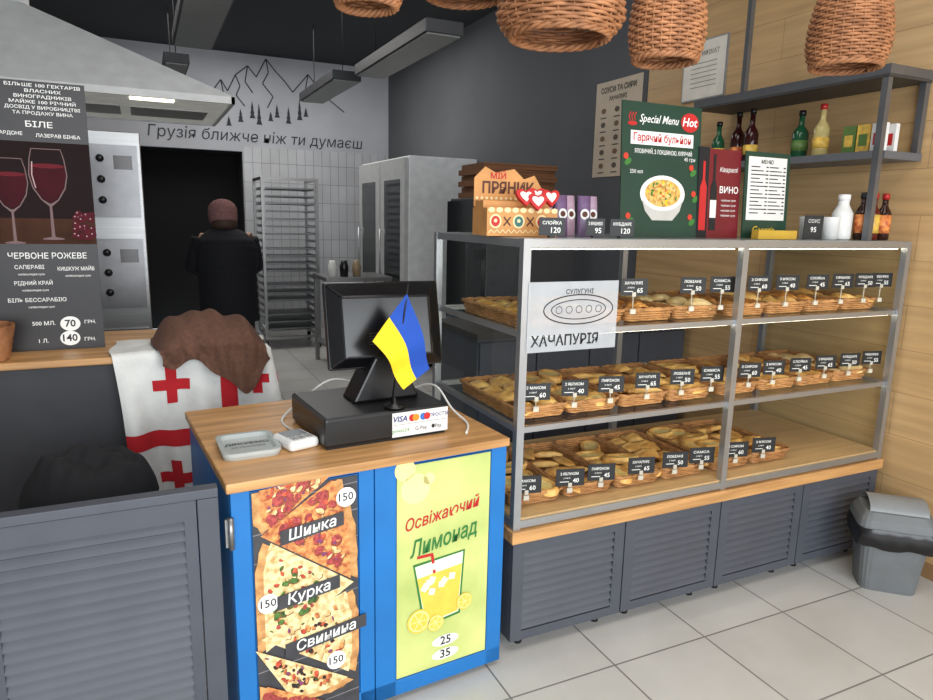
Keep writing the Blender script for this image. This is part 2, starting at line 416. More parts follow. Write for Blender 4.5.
M().add([(0,0,0),(.36,0,0),(.36,0,.235),(0,0,.235)],[(0,1,2,3)]).obj('sheet',mat('film',(196,200,204),.3,alpha=.72),g)
q=M()
def ell(cx,cz,a,b,w=.004):
    q.line([(cx+a*math.cos(2*math.pi*i/32),cz+b*math.sin(2*math.pi*i/32)) for i in range(33)],-.001,w)
ell(.2,.14,.14,.05);ell(.2,.14,.11,.033,.003)
for i in range(5): ell(.12+i*.04,.14,.012,.012,.002)
q.text('СУЛУГУНІ',.2,.2,-.001,.022,0,bold=.01);q.text('ХАЧАПУРІЯ',.15,.035,-.001,.05,0,bold=.02,w=.27)
q.obj('lettering',mInkK,g)
# ---------------- blue counter
RB=D(4.5)
bc=thing('sales_counter',(-.933,-.102,0),'azure blue sales counter with oak top and poster doors','counter',rot=(0,0,RB))
M().box(-.012,-.012,.812,.885,.755,.84).obj('wooden_top',mWood,bc,bevel=.004)
M().box(0,.02,.06,.88,.74,.811).obj('body',mBlue,bc)
M().box(.02,.05,0,.86,.7,.06).obj('plinth',mBlackM,bc)
for a,b in ((0,.411),(.414,.88)):
    d=M();y=0
    fw=.05 if a==0 else .066
    d.box(a,y,.02,a+(fw if a==0 else fw+.004),.019,.81);d.box(b-(.048 if a==0 else .058),y,.02,b,.019,.81)
    d.box(a,y,.806,b,.019,.81);d.box(a,y,.02,b,.019,.075);d.box(a+.01,.008,.03,b-.01,.0195,.8)
    dr=d.obj('door',mBlue,bc,bevel=.002)
h=M();h.box(-.018,-.008,.66,-.002,.002,.74);h.tube([(-.004,-.012,.655),(-.004,-.012,.745)],.008,10);h.obj('hinge',mSteel,bc)
pz=thing('pizza_poster',(-.933,-.102,0),'dark menu poster with three pizza slices and prices','poster',rot=(0,0,RB))
mSl=[mat('poster_slate',(62,62,66),.4,ns=20,na=.25),mat('slate_light',(128,126,128),.5,ns=10,na=.2),
 mat('pizza_crust_print',(178,116,60),.5,ns=30,na=.2,c2=(214,164,104)),mat('pizza_sauce_print',(176,74,40),.5,ns=60,na=.3,c2=(226,158,92)),
 mat('salami_print',(146,44,48),.5,ns=110,na=.35,c2=(176,74,70)),mat('greens_print',(36,74,28),.5,ns=90,na=.4,c2=(84,124,52)),mat('cheese_print',(214,170,98),.5,ns=60,na=.2,c2=(242,222,172)),mInkW,mInkK,mat('olive_print',(40,28,30),.5),mat('onion_print',(130,60,106),.5,ns=90,na=.3),mat('tomato_print2',(186,58,40),.5,ns=80,na=.35,c2=(214,92,60)),mat('topping_shadow_print',(128,66,34),.5,ns=60,na=.3)]
def PZ(px,py): return (.052+(px-250-(py-488)*.05)/352,.816-(py-(488-(px-250)*.15))/313)
q=M();yy=-.0005
q.rect(.054,.03,.358,.80,yy,0)
for i in range(9): q.line([(.054,.76-i*.085),(.358,.78-i*.085)],yy-.0003,.003,1)
def slice_(tri,crust,base,tops,seed,k,cnt=70):
    rnd=random.Random(seed);P=[PZ(*p) for p in tri];y=yy-.0010*k
    a,b=P[crust[0]],P[crust[1]];c=[P[i] for i in range(3) if i not in crust][0]
    ux,uz=c[0]-(a[0]+b[0])/2,c[1]-(a[1]+b[1])/2;L=math.hypot(ux,uz);ux/=L;uz/=L
    arc=[];N=12
    for i in range(N+1):
        f=i/N;bl=.022*math.sin(math.pi*f)+.003*math.sin(i*2.3);X,Z=a[0]+(b[0]-a[0])*f-ux*bl,a[1]+(b[1]-a[1])*f-uz*bl
        arc.append((min(.357,max(.055,X)),min(.799,max(.031,Z))))
    q.fl(arc+[c],y,2)
    sh=[(p[0]+ux*.017+(c[0]-p[0])*.02,p[1]+uz*.017+(c[1]-p[1])*.02) for p in arc]
    q.fl(sh+[c],y-.0002,base)
    for i in range(cnt):
        r1,r2=rnd.random(),rnd.random()
        if r1+r2>1:r1,r2=1-r1,1-r2
        w0=1-r1-r2;p=(c[0]*w0+a[0]*r1+b[0]*r2,c[1]*w0+a[1]*r1+b[1]*r2)
        if r1+r2>.88 or min(r1,r2)<.06 or w0>.85: continue
        mm,rr=rnd.choice(tops);rs_=rr*rnd.uniform(.6,1.2);asp=rnd.uniform(.8,1) if mm in(4,9) else rnd.uniform(.25,.8);ro=rnd.uniform(0,3)
        pts=[];nn=11
        wob=[rnd.uniform(.8,1.15) for _ in range(nn)]
        for e in range(nn):
            t_a=2*math.pi*e/nn;X=rs_*wob[e]*math.cos(t_a);Z=rs_*asp*wob[e]*math.sin(t_a);pts.append((X*math.cos(ro)-Z*math.sin(ro),X*math.sin(ro)+Z*math.cos(ro)))
        yo=y-.0003-.000006*i
        q.fl([(p[0]+X*1.12+.0012,p[1]+Z*1.12-.0018) for X,Z in pts],yo+.000003,12)
        q.fl([(p[0]+X,p[1]+Z) for X,Z in pts],yo,mm)
slice_([(252,488),(330,476),(262,530)],(0,2),3,[(4,.015),(6,.011),(11,.010),(10,.006)],2,1,95)
slice_([(336,472),(361,579),(260,532)],(0,1),3,[(4,.017),(6,.012),(4,.014),(10,.008),(11,.01),(2,.007)],1,2,110)
slice_([(262,538),(252,646),(357,582)],(0,1),6,[(5,.012),(5,.008),(11,.008),(5,.014),(6,.011),(4,.006)],3,3,100)
slice_([(356,590),(362,676),(262,630)],(0,1),6,[(9,.007),(10,.008),(11,.010),(5,.005),(3,.011),(6,.011)],4,4,90)
slice_([(256,640),(298,696),(360,684)],(1,2),6,[(9,.007),(10,.008),(11,.010),(5,.006),(3,.01)],5,5,90)
slice_([(256,676),(256,715),(345,708)],(0,1),3,[(4,.014),(6,.012)],6,6)
def badge(px,py,r,t):
    x,z=PZ(px,py);q.disc(x,z,yy-.0076,r,7,24);q.text(t,x,z,yy-.008,.034,8,bold=.01)
badge(345,497,.03,'150');badge(268,595,.03,'150');badge(340,660,.03,'150')
for px,py,t in ((311,526,'Шинка'),(309,588,'Курка'),(329,633,'Свинина')):
    x,z=PZ(px,py);w=.036*len(t)**.95*.5+.01
    q.fl([(x-w,z-.024-w*.1),(x+w,z-.018+w*.1),(x+w,z+.024+w*.1),(x-w,z+.02-w*.1)],yy-.0076,0)
    q.text(t,x,z,yy-.008,.045,7,bold=.012,shear=.2,rot=.12)
q.obj('poster_sheet',mSl,pz)
lp=thing('lemonade_poster',(-.933,-.102,0),'yellow green lemonade poster with a drawn glass','poster',rot=(0,0,RB))
mL=[mat('lime_print',(180,198,112),.5,ns=4,na=.1,c2=(206,212,132)),mat('lemonade_print',(232,200,78),.5,ns=20),mRedI,mat('green_ink',(46,120,52),.6),mInkW,mat('lemon_pale',(238,230,156),.5),mInkK,mat('ice_print',(240,236,210),.5)]
def LP(px,py): return (.487+(px-398)/281,.815-(py-(463-(px-398)*.14))/284)
q=M();q.rect(.485,.08,.818,.80,-.0005,0)
y=-.0017
for px,py,r in ((415,487,.05),(405,470,.035),(428,478,.02)):
    x,z=LP(px,py);q.disc(x,z,y,r,5,20)
x,z=LP(443,512);q.text('Освіжаючий',x,z,y-.001,.055,2,bold=.012,shear=.35,rot=.14,w=.27)
x,z=LP(444,537);q.text('Лимонад',x,z,y-.001,.075,3,bold=.014,shear=.35,rot=.14,w=.25)
gl=[LP(*p) for p in ((413,560),(466,549),(462,614),(424,624))];q.fl(gl,y,3)
gl=[LP(*p) for p in ((415,562),(464,551),(460,612),(426,621))];q.fl(gl,y-.0005,7)
gl=[LP(*p) for p in ((417,574),(463,563),(459,611),(427,619))];q.fl(gl,y-.001,1)
rn=random.Random(3)
for i in range(9):
    x,z=LP(424+rn.random()*34,562+rn.random()*26);a=rn.random();s_=.016
    q.fl([(x+s_*math.cos(a+k*1.57),z+s_*math.sin(a+k*1.57)) for k in range(4)],y-.0014-.0001*i,7)
q.line([LP(432,552),LP(440,612)],y-.0008,.01,2);q.line([LP(417,553),LP(433,551)],y-.0008,.01,2)
for px,py,r in ((419,616,.042),(466,602,.03),(436,620,.03)):
    x,z=LP(px,py);q.disc(x,z,y-.003,r,1,24);q.disc(x,z,y-.0034,r*.85,5,24);q.disc(x,z,y-.0038,r*.74,1,24)
    for k in range(6): q.line([(x,z),(x+r*.74*math.cos(k*1.047),z+r*.74*math.sin(k*1.047))],y-.0042,.003,5)
    q.disc(x,z,y-.0046,r*.08,5,8)
for px,py,t in ((447,640,'25'),(447,654,'35')):
    x,z=LP(px,py);q.disc(x,z,y,.05,4,24,.02);q.text(t,x,z,y-.001,.042,6,bold=.012)
q.obj('poster_sheet',mL,lp)
# ---------------- things on blue counter
pos=thing('cash_register',(-.64,.045,.84),'black touchscreen cash register seen from behind on drawer','cash register',rot=(0,0,D(5)))
M().box(0,0,.006,.425,.36,.1).obj('base',mBlack,pos,bevel=.01)
M().box(.01,.01,0,.415,.35,.006).obj('base_foot',mBlackM,pos)
s=M();s.prism([(.14,.1),(.38,.1),(.31,.25),(.22,.25)],.13,.24);s.obj('stand',mBlack,pos,bevel=.008)
MT=Matrix.Translation((.28,.19,.338))@Euler((D(-14),0,D(-6))).to_matrix().to_4x4()
mo=M();mo.T=MT
mo.box(-.2,.0,-.135,.2,.03,.155)
mo.add([(-.195,0,-.13),(.195,0,-.13),(.195,0,.15),(-.195,0,.15),(-.15,-.035,-.1),(.15,-.035,-.1),(.15,-.035,.1),(-.15,-.035,.1)],[(0,1,5,4),(1,2,6,5),(2,3,7,6),(3,0,4,7),(4,5,6,7)],0)
mo.obj('monitor',mat('monitor_plastic',(14,14,16),.22),pos,bevel=.006)
mo=M();mo.T=MT
mo.box(-.18,.03,-.12,.18,.032,.135);mo.obj('screen',mat('screen_black',(8,8,10),.1),pos)
mo=M();mo.T=MT
for i in range(5): mo.box(-.07,-.037,-.06+i*.009,.07,-.035,-.057+i*.009)
mo.obj('vent_grille',mBlackM,pos)
st=M();st.rect(.22,.012,.42,.092,-.002,0)
st.text('VISA',.248,.07,-.003,.026,1,bold=.02,shear=.2);st.disc(.29,.07,-.003,.012,2,16);st.disc(.303,.07,-.0034,.012,3,16)
st.disc(.33,.07,-.003,.012,5,16);st.disc(.343,.07,-.0034,.012,2,16);st.text('ПРОСТІР',.388,.07,-.003,.016,1,bold=.01)
for x,t in ((.25,'privat24'),(.322,'G Pay'),(.385,'Pay')): st.text(t,x,.032,-.003,.018,4 if t!='privat24' else 6)
st.disc(.366,.033,-.003,.006,4,12,.007)
st.line([(.225,.052),(.415,.052)],-.003,.001,4)
st.obj('payment_stickers',[mPaper,mat('navy_ink',(26,40,120),.5),mRedI,mat('orange_ink',(236,140,30),.5),mInkK,mat('blue_ink',(40,110,190),.5),mat('green_ink2',(70,150,60),.5)],pos)
fl=thing('desk_flag',(-.40,.10,.943),'small blue and yellow desk flag on black stand','flag')
M().lathe([(.035,0),(.035,.006),(.008,.012),(.006,.03)],16).tube([(-.01,0,.01),(.045,0,.395)],.003,8).obj('pole',mBlack,fl)
FA,FB,FC,FD=Vector((.038,0,.365)),Vector((-.075,-.01,.22)),Vector((.13,0,.115)),Vector((.03,-.01,.06))
def flagpt(u,v):
    p=(FA*(1-u)+FC*u)*(1-v)+(FB*(1-u)+FD*u)*v
    return (p.x+.008*math.sin(u*5),p.y-.006+.010*math.sin(u*8+v*2),p.z)
for a,b,mm in ((0,.5,mat('flag_blue',(24,74,170),.8)),(.5,1,mat('flag_yellow',(246,206,30),.8))):
    M().grid(lambda u,v,a=a,b=b:flagpt(u,a+(b-a)*v),16,5).obj('flag_stripe',mm,fl)
cr=thing('card_reader',(-.71,.14,.84),'small white card payment terminal','card reader',rot=(0,0,D(18)))
M().box(-.05,-.06,.0,.05,.06,.034).obj('body',mWhite,cr,bevel=.012)
M().box(-.034,-.01,.034,.034,.045,.036).obj('screen',mat('reader_screen',(120,126,130),.2),cr)
k=M()
for i in range(3):
    for j in range(2): k.box(-.032+i*.024,-.05+j*.018,.034,-.014+i*.024,-.038+j*.018,.037)
k.obj('keypad',mat('reader_keys',(150,150,150),.5),cr)
ct=thing('coin_tray',(-.85,.16,.84),'clear glass coin tray with printed notice','coin tray',rot=(0,0,D(2)))
base=rrect(.17,.2,.03,64);vs=[];n=64
for s_,z in ((.95,0),(1,.012),(1,.022),(.86,.022),(.8,.01)):
    vs+=[(x*s_,y*s_,z) for x,y in base]
fs=[(j*n+i,j*n+(i+1)%n,(j+1)*n+(i+1)%n,(j+1)*n+i) for j in range(4) for i in range(n)]+[tuple(range(n-1,-1,-1)),tuple(range(4*n,5*n))]
m_=M();m_.add(vs,fs,0);m_.obj('dish',mat('frosted_glass_dish',(176,182,180),.12,na=.03),ct)
m_=M();m_.T=Matrix.Translation((0,0,.0112))@Euler((D(-90),0,0)).to_matrix().to_4x4()
m_.text('ДЯКУЄМО',0,.02,0,.026,0,bold=.01);m_.text('ЗА ПОКУПКУ',0,-.012,0,.016,0);m_.obj('lettering',mInkK,ct)
def smooth(P,k=6):
    P=[Vector(p) for p in P];o=[]
    for i in range(len(P)-1):
        p0,p1,p2,p3=P[max(i-1,0)],P[i],P[i+1],P[min(i+2,len(P)-1)]
        for j in range(k):
            t=j/k;o.append(.5*((2*p1)+(p2-p0)*t+(2*p0-5*p1+4*p2-p3)*t*t+(3*p1-p0-3*p2+p3)*t**3))
    return [tuple(p) for p in o]+[tuple(P[-1])]
cb=M();cb.tube(smooth([(-.68,.2,.862),(-.70,.30,.845),(-.70,.42,.845),(-.62,.50,.88),(-.52,.49,.95),(-.44,.46,.945),(-.38,.48,.88),(-.30,.50,.845)]),.004,8)
cb.obj('cable',mWhite,label='white power cable looping behind the register',cat='cable',group='cables around the register')
cb=M();cb.tube(smooth([(-.30,.45,.845),(-.2,.46,.90),(-.15,.36,.93),(-.13,.25,.87),(-.12,.14,.845),(-.17,.04,.845)]),.004,8)
cb.obj('cable',mWhite,label='white cable hanging beside the register base',cat='cable',group='cables around the register')
# ---------------- gate
def gate(loc,w,label,pst):
    g=thing('half_gate',loc,label,'gate',group='louvred half gates')
    M().box(0,-.005,.815,w,.035,.84).obj('top_cap',mGrey,g,bevel=.002)
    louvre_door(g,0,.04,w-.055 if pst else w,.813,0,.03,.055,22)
    if pst: M().box(w-.052,-.002,.0,w,.03,.813).obj('post',mGrey,g,bevel=.002)
    return g
gate((-1.50,-.12,0),.535,'slate grey louvred half gate beside blue counter',True)
gate((-2.1,-.12,0),.595,'slate grey louvred fixed panel with top rail',False)
# ---------------- left counter + flag
kc=thing('service_counter',(-2.9,1.06,0),'dark service counter with wooden ledge','counter')
M().box(0,0.02,.1,2.22,.62,.95).obj('body',mat('cabinet_charcoal',(50,50,54),.6),kc)
M().box(0,-.02,.95,2.24,.64,.978).obj('wooden_ledge',mWood,kc,bevel=.004)
M().box(.03,.06,0,2.19,.6,.1).obj('plinth',mBlackM,kc)
FX0,FX1,FZ0,FZ1=-1.24,-.655,.31,.985
fg=thing('cross_flag',(0,0,0),'white flag with red crosses draped over the counter','flag')
def fp(u,v,off=0):
    L=.60
    hb=.006*math.sin(u*9+v*5)*math.sin(v*6+1)
    if v<0: return (FX0+min(u,L)+.012*math.sin(v*20),1.03-v*1.0,.984+.004+off+.006*abs(math.sin(u*15+v*9)))
    k=min(1,v*3.5)
    ww=(.020*(1+math.sin(u*22+v*3.5))+.014*(1+math.sin(u*43-v*4+1)))*k
    x=FX0+u+.10*max(0,.3-u)*v*3
    if u<L: return (x+hb,1.026-ww-off,.986-v)
    return (FX0+L+.006+off+ww*.6,1.026-ww*max(0,1-(u-L)*10)+(u-L),.986-v)
def patch(u0,u1,v0,v1,mm,off,name):
    nu=max(3,int((u1-u0)/.012));nv=max(3,int((v1-v0)/.02))
    g=M();g.grid(lambda a,b:fp(u0+(u1-u0)*a,v0+(v1-v0)*b,off),nu,nv);return g.obj(name,mm,fg)
patch(0,1.02,-.3,.68,mCloth,0,'cloth')
def cross(uc,vc,s_):
    patch(uc-.022*s_,uc+.022*s_,vc-.075*s_,vc+.075*s_,mRed,.003,'red_cross_bar');patch(uc-.075*s_,uc-.022*s_,vc-.022*s_,vc+.022*s_,mRed,.003,'red_cross_bar');patch(uc+.022*s_,uc+.075*s_,vc-.022*s_,vc+.022*s_,mRed,.003,'red_cross_bar')
patch(0,1.02,.315,.385,mRed,.0032,'red_stripe');patch(.40,.465,-.29,.68,mRed,.0036,'red_stripe')
cross(.2,.13,1);cross(.19,.52,1);cross(.545,.13,.85);cross(.62,.55,1)
# brown jacket: soft mound plus flap spilling over the front edge
def jk(u,v):
    x=(u-.5)*.42*(1+.05*math.sin(v*6))+.03*v
    s=v*.50
    edge=min(1,min(u,1-u)*4);edge=math.sin(edge*math.pi/2)
    fold=.010*math.sin(u*13+v*5)+.006*math.sin(u*29-v*7)
    lim=.31
    if s<lim:
        f=s/lim
        hh=(.145-.03*u)*edge*math.sin(math.pi*min(1,.05+f*.9)*.93)**.6+fold*edge*1.2
        return (x,.17-s,max(0.004,hh))
    d=(s-lim)/(.50-lim)
    drop=.05+.14*math.exp(-((u-.72)/.2)**2)+.02*math.sin(u*17)
    return (x,-.14-.020-abs(fold)*1.6,.03*edge*(1-d)-d*drop)
q=M();q.grid(jk,64,48);q.obj('jacket',mat('brown_knit',(92,62,48),.95,ns=60,na=.2,bump=.15,bs=200),None,(-.885,1.13,.998),(0,0,0),label='soft brown jacket draped over the cross flag',cat='jacket')
def heap(name,loc,sx,sy,sz,mm,label,cat,seed,fr_=9):
    def f(u,v):
        a=2*math.pi*u;r=v
        x=r*math.cos(a);y=r*math.sin(a);n=noise.noise((x*1.2+seed,y*1.2,seed))
        fold=.07*math.sin(fr_*(x+.5*y)+3*n)+.03*math.sin(19*(x-.3*y))
        z=max(0.0,(1-r**4))**.7*(.85+.2*n)+fold*(1-r**4)
        e=1+.12*noise.noise((math.cos(a)*1.5,math.sin(a)*1.5,seed+4))
        return (x*sx*e,y*sy*e,max(0,z)*sz)
    g=M();g.grid(f,96,32,0,True);return g.obj(name,mm,None,loc,label=label,cat=cat)
stl=thing('stool',(-1.32,.55,0),'low black stool behind the gate','stool')
M().box(-.19,-.18,.56,.19,.18,.6).obj('seat',mBlackM,stl,bevel=.01)
for a in (-.16,.16):
    for b in (-.15,.15): M().box(a-.015,b-.015,0,a+.015,b+.015,.56).obj('leg',mDkSteel,stl)
heap('coat',(-1.32,.55,.60),.20,.2,.18,mat('black_cloth',(24,24,28),.9,ns=30,bump=.1),'black folded coat piled on the stool','coat',5)
bs=M();bs.lathe([(.09+.02*j/8,.012*j) for j in range(12)],64,weave=.0025,wn=2);bs.lathe([(.085,.002),(.085,.004)],32)
bs.obj('basket',mWick,None,(-1.68,1.13,.98),label='small round wicker basket on the wooden ledge',cat='basket')
# ---------------- wine menu board
mb=thing('wine_menu_board',(-1.69,1.27,.979),'black printed wine menu board with wine glasses','menu board')
BW=.418;BH=1.04
M().box(0,0,0,BW,.012,BH).obj('panel',mat('board_black',(28,24,26),.45,ns=6,na=.3),mb)
def BX(px,py):
    e=84+(py-86)*.0734;k=305-.105*(py-78)
    return (BW-(e-px)/k,BH-(py-86)/251.5)
q=M();y=-.0015
q.rect(.0,BX(0,240)[1],BW,BX(0,142)[1],y,2)
q.rect(.0,BX(0,240)[1],BW,BX(0,215)[1],y-.0004,7)
def bt(px,py,t,size,w=None,mm=0,bold=.01):
    x,z=BX(px,py);q.text(t,x,z,y-.001,size,mm,bold=bold,w=w)
for i,(t_x,w_) in enumerate([('БІЛЬШЕ 100 ГЕКТАРІВ',.25),('ВЛАСНИХ',.12),('ВИНОГРАДНИКІВ',.19),('МАЙЖЕ 100 РІЧНИЙ',.22),('ДОСВІД У ВИРОБНИЦТВІ',.25),('ТА ПРОДАЖУ ВИНА',.2)]):
    bt(42,90+i*5.1,t_x,.0165,w_,bold=.008)
bt(38,126,'БІЛЕ',.03,.09);bt(8,135,'ШАРДОНЕ',.018);bt(57,136,'ЛАЗЕРАВ БІНБА',.018,.15)
bt(46,252,'ЧЕРВОНЕ РОЖЕВЕ',.032,.27)
for px,py,t_x,w in ((28,263,'САПЕРАВІ',.1),(74,265,'КИШКУЖ МАЙВ',.13),(32,279,'РІДНИЙ КРАЙ',.13),(36,296,'БІЛЬ БЕССАРАБІЮ',.2)): bt(px,py,t_x,.021,w)
for px,py in ((30,270),(76,272),(34,286),(40,303)): bt(px,py,'напівсолодке сухе',.011,.09)
bt(42,320,'500 МЛ.',.022,.08);bt(88,320,'ГРН.',.02);bt(42,338,'1 Л.',.022);bt(88,338,'ГРН.',.02)
for py,t_x in ((321,'70'),(336,'140')):
    x,z=BX(68,py);q.disc(x,z,y-.001,.036,1,24,.03);q.text(t_x,x,z,y-.002,.04,3,bold=.02)
def wineglass(px,py0,sc):
    x,z0=BX(px,py0);s_=sc
    def pl(R,yo,mm): q.fl([(x+r*s_,z0+z*s_) for r,z in R]+[(x-r*s_,z0+z*s_) for r,z in R[::-1]],yo,mm)
    pl([(.0,0),(.036,.002),(.037,.006),(.006,.012),(.004,.13),(.03,.155),(.056,.2),(.066,.25),(.06,.31),(.05,.35)],y-.001,4)
    pl([(.004,.142),(.027,.158),(.052,.203),(.062,.25),(.0565,.31),(.048,.347)],y-.0013,2)
    pl([(.0,.145),(.025,.160),(.050,.204),(.060,.25),(.059,.285)],y-.0016,5)
    q.disc(x,z0+.285*s_,y-.0019,.059*s_,8,24,.009*s_)
    q.line([(x-.045*s_,z0+.2*s_),(x-.054*s_,z0+.25*s_),(x-.05*s_,z0+.3*s_)],y-.0022,.004,9)
wineglass(15,240,.93);wineglass(52,236,1.0)
rn=random.Random(5)
for i in range(26):
    x,z=BX(74+rn.random()*18,208+rn.random()*26);q.disc(x,z,y-.0026-.00002*i,.0125,6,12);q.disc(x-.004,z+.004,y-.0026-.00002*i-.00001,.003,9,6)
q.obj('print',[mInkW,mInkW,mat('print_brown',(40,22,22),.8,ns=4,na=.4,c2=(26,16,18),spec=.2),mInkK,mat('print_glass',(120,96,96),.6,spec=.2),mat('print_wine',(58,4,14),.7,ns=8,na=.3,spec=.2),mat('print_grape',(80,16,30),.7,ns=30,na=.3,spec=.2),mat('print_table',(66,40,28),.8,ns=10,na=.3,spec=.2),mat('print_wine_top',(98,12,26),.6,spec=.2),mat('print_shine',(170,140,140),.5)],mb)
M().box(.05,.012,0,.37,.08,.02).obj('stand_foot',mBlackM,mb)
# ---------------- things on the case top
ZT=1.487
def rfr(name,loc,label,cat,rz=0,tilt=0): return thing(name,loc,label,cat,rot=(D(tilt),0,D(rz)))
gb=rfr('candy_display_box',(.02,.18,ZT),'orange patterned cardboard display box of gingerbread hearts','display box',-8)
mOr=mat('box_orange',(206,146,82),.6,ns=14,na=.15);mCrm=mat('box_cream',(238,214,160),.6)
b=M();b.box(-.06,0,0,.2,.16,.095,0);b.box(-.055,.06,.095,.195,.16,.12,0);b.prism([(-.06,.1),(.2,.1),(.2,.17),(.17,.215),(.13,.2),(.09,.235),(.02,.22),(-.02,.24),(-.06,.2)],.15,.156,0)
b.obj('carton',[mOr],gb)
q=M();q.text('МІЙ',.03,.208,.148,.03,0,bold=.02);q.text('ПРЯНИК',.07,.165,.148,.055,1,bold=.03,w=.2)
for i in range(9): q.disc(-.045+i*.029,.088,-.002,.012,2,12,.009)
for i in range(12): q.line([(-.055+i*.021,.01),(-.045+i*.021,.022),(-.035+i*.021,.01)],-.002,.003,2)
for i in range(3):
    cx=-.03+i*.085
    q.disc(cx,.05,-.002,.022,2,20,.024);q.disc(cx,.05,-.0026,.016,0 if i!=1 else 3,20,.018);q.disc(cx,.052,-.003,.007,2,5)
    q.line([(cx+.03,.035),(cx+.055,.065)],-.002,.005,1);q.line([(cx+.055,.035),(cx+.03,.065)],-.002,.005,1)
for i in range(14): q.disc(-.05+i*.0185,.13,.148,.006,2,6)
q.obj('lettering',[mRedI,mat('brown_ink',(90,40,20),.6),mCrm,mat('teal_ink',(50,110,104),.6)],gb)
def heart(n=24):
    pts=[]
    for i in range(n):
        t_=2*math.pi*i/n;pts.append((.035*math.sin(t_)**3,.028*math.cos(t_)-.011*math.cos(2*t_)-.004*math.cos(3*t_)))
    return pts
HM=M();HM.prism(heart(),-.008,.008,0);HM.prism([(a*.6,b_*.6) for a,b_ in heart()],-.009,-.008,1)
hm=HM.mesh('gingerbread_heart',[mRedI,mInkW])
for x,y_,z in ((.09,.10,.135),(.14,.11,.14),(.19,.10,.135),(.13,.085,.12)):
    o=bpy.data.objects.new('gingerbread_heart',hm);COL.objects.link(o);o.location=(x,.18+y_-.12,ZT+z);o.rotation_euler=(D(-15),0,random.uniform(-.3,.3));o['label']='red and white iced gingerbread heart in display box';o['category']='gingerbread';o['group']='gingerbread hearts in the display box'
mPur=mat('pouch_purple',(110,84,120),.35,ns=30,na=.3);mPk=mat('pouch_pink',(176,146,164),.35,ns=30,na=.2)
for i in range(5):
    x=.27+i*.05
    p=M()
    def pf(u,v):
        a=2*math.pi*u;k=math.sin(math.pi*min(.98,max(.02,v)))**.4
        return (.026*math.cos(a),.014*k*math.sin(a),v*.15)
    p.grid(pf,20,9,0,True)
    o=p.obj('snack_pouch',mPur if i%2 else mPk,None,(x,.3-(i%2)*.02,ZT),(D(-6),0,D(random.uniform(-20,5))),label='%s foil snack pouch standing on the case'%('purple' if i%2 else 'pale pink'),cat='snack pouch',group='snack pouches on the display case')
    q=M();q.disc(0,.08,-.015,.018,0,16,.02);q.disc(0,.08,-.0155,.011,1,12);q.obj('pouch_label',[mInkW,MC['brown_ink']],o)
for x,y_,w in ((.14,.06,.09),(.33,.08,.07),(.43,.06,.09)):
    c=thing('price_card',(x,y_,ZT),'black price card with white lettering on display case','price card',rot=(0,0,D(-14)),group='price cards on top of the display case')
    M().box(-w/2,0,.006,w/2,.002,.066).box(-.01,-.01,0,.01,.02,.006).obj('card',mCard,c)
    q=M();q.text(names[ci%12],0,.048,-.001,.015,0,bold=.01,w=w*.75);q.text('95' if w<.08 else '120',w*.15,.024,-.001,.026,0,bold=.01);q.obj('lettering',mInkW,c);ci+=1
gm=rfr('soup_menu_stand',(.53,.2,ZT),'dark green special menu stand with soup bowl picture','menu stand',0,-4)
GWd,GH=.385,.5
M().box(0,0,0,GWd,.006,GH).obj('panel',[mat('menu_green',(28,62,50),.35,ns=6)],gm)
M().box(.05,.006,0,.33,.07,.01).obj('stand_foot',mGlass,gm)
q=M();y=-.0015
q.text('Special Menu',.175,.44,y,.042,0,bold=.008,shear=.35,w=.19)
q.disc(.325,.44,y,.045,1,24,.036);q.text('Hot',.325,.44,y-.001,.045,0,bold=.02,shear=.2)
q.rect(.04,.345,.345,.395,y,0);q.text('Гарячий бульйон',.193,.37,y-.001,.04,1,bold=.015,w=.28)
q.text('ЯЛОВИЧИЙ, З ЛОКШИНОЮ, КУРЯЧИЙ',.2,.32,y,.022,0,bold=.01,w=.28)
q.disc(.2,.165,y,.11,0,32,.07);q.fl([(.1,.14),(.3,.14),(.285,.1),(.25,.065),(.15,.065),(.115,.1)],y-.0004,8);q.disc(.2,.165,y-.0008,.104,0,32,.064);q.disc(.2,.168,y-.0012,.088,3,32,.052)
rn=random.Random(9)
for i in range(60):
    a=rn.uniform(0,6.28);r=rn.random()**.5
    q.disc(.2+r*.076*math.cos(a),.168+r*.043*math.sin(a),y-.0016-.00002*i,rn.uniform(.004,.010),rn.choice((2,4,6,7,6,3)),8,rn.uniform(.003,.006),rn.random()*3)
for x,z in ((.03,.28),(.35,.25),(.045,.06),(.35,.06),(.365,.15)): q.disc(x,z,y,.018,2,12,.011,.6);q.disc(x-.01,z+.02,y-.0003,.012,5,10)
q.text('250 мл',.07,.245,y,.02,0);q.text('45 грн',.33,.3,y-.0001,.02,0)
for k in range(3): q.line([(.035+k*.012,.43),(.03+k*.012,.445),(.04+k*.012,.46)],y,.004,1)
q.disc(.047,.42,y,.022,1,16,.008)
q.obj('print',[mInkW,mRedI,mGreen,mat('soup_print',(196,146,64),.4,ns=60,na=.3,c2=(222,180,100)),mYel,mat('tomato_print',(200,60,40),.5),mat('noodle_print',(232,202,136),.5),mat('carrot_print',(206,104,40),.5),mat('bowl_shade_print',(196,194,188),.5)],gm)
vm=rfr('wine_folder_menu',(.905,.2,ZT),'dark red and black folded wine menu','menu',0,-3)
M().box(0,0,0,.055,.006,.355).obj('spine_panel',mBlackM,vm);M().box(.055,-.0,0,.225,.006,.35).obj('cover_panel',mat('menu_wine_red',(110,24,34),.4,ns=5),vm)
q=M();q.fl([(.01,.03),(.045,.03),(.045,.2),(.034,.23),(.034,.3),(.022,.3),(.022,.23),(.01,.2)],-.0015,3)
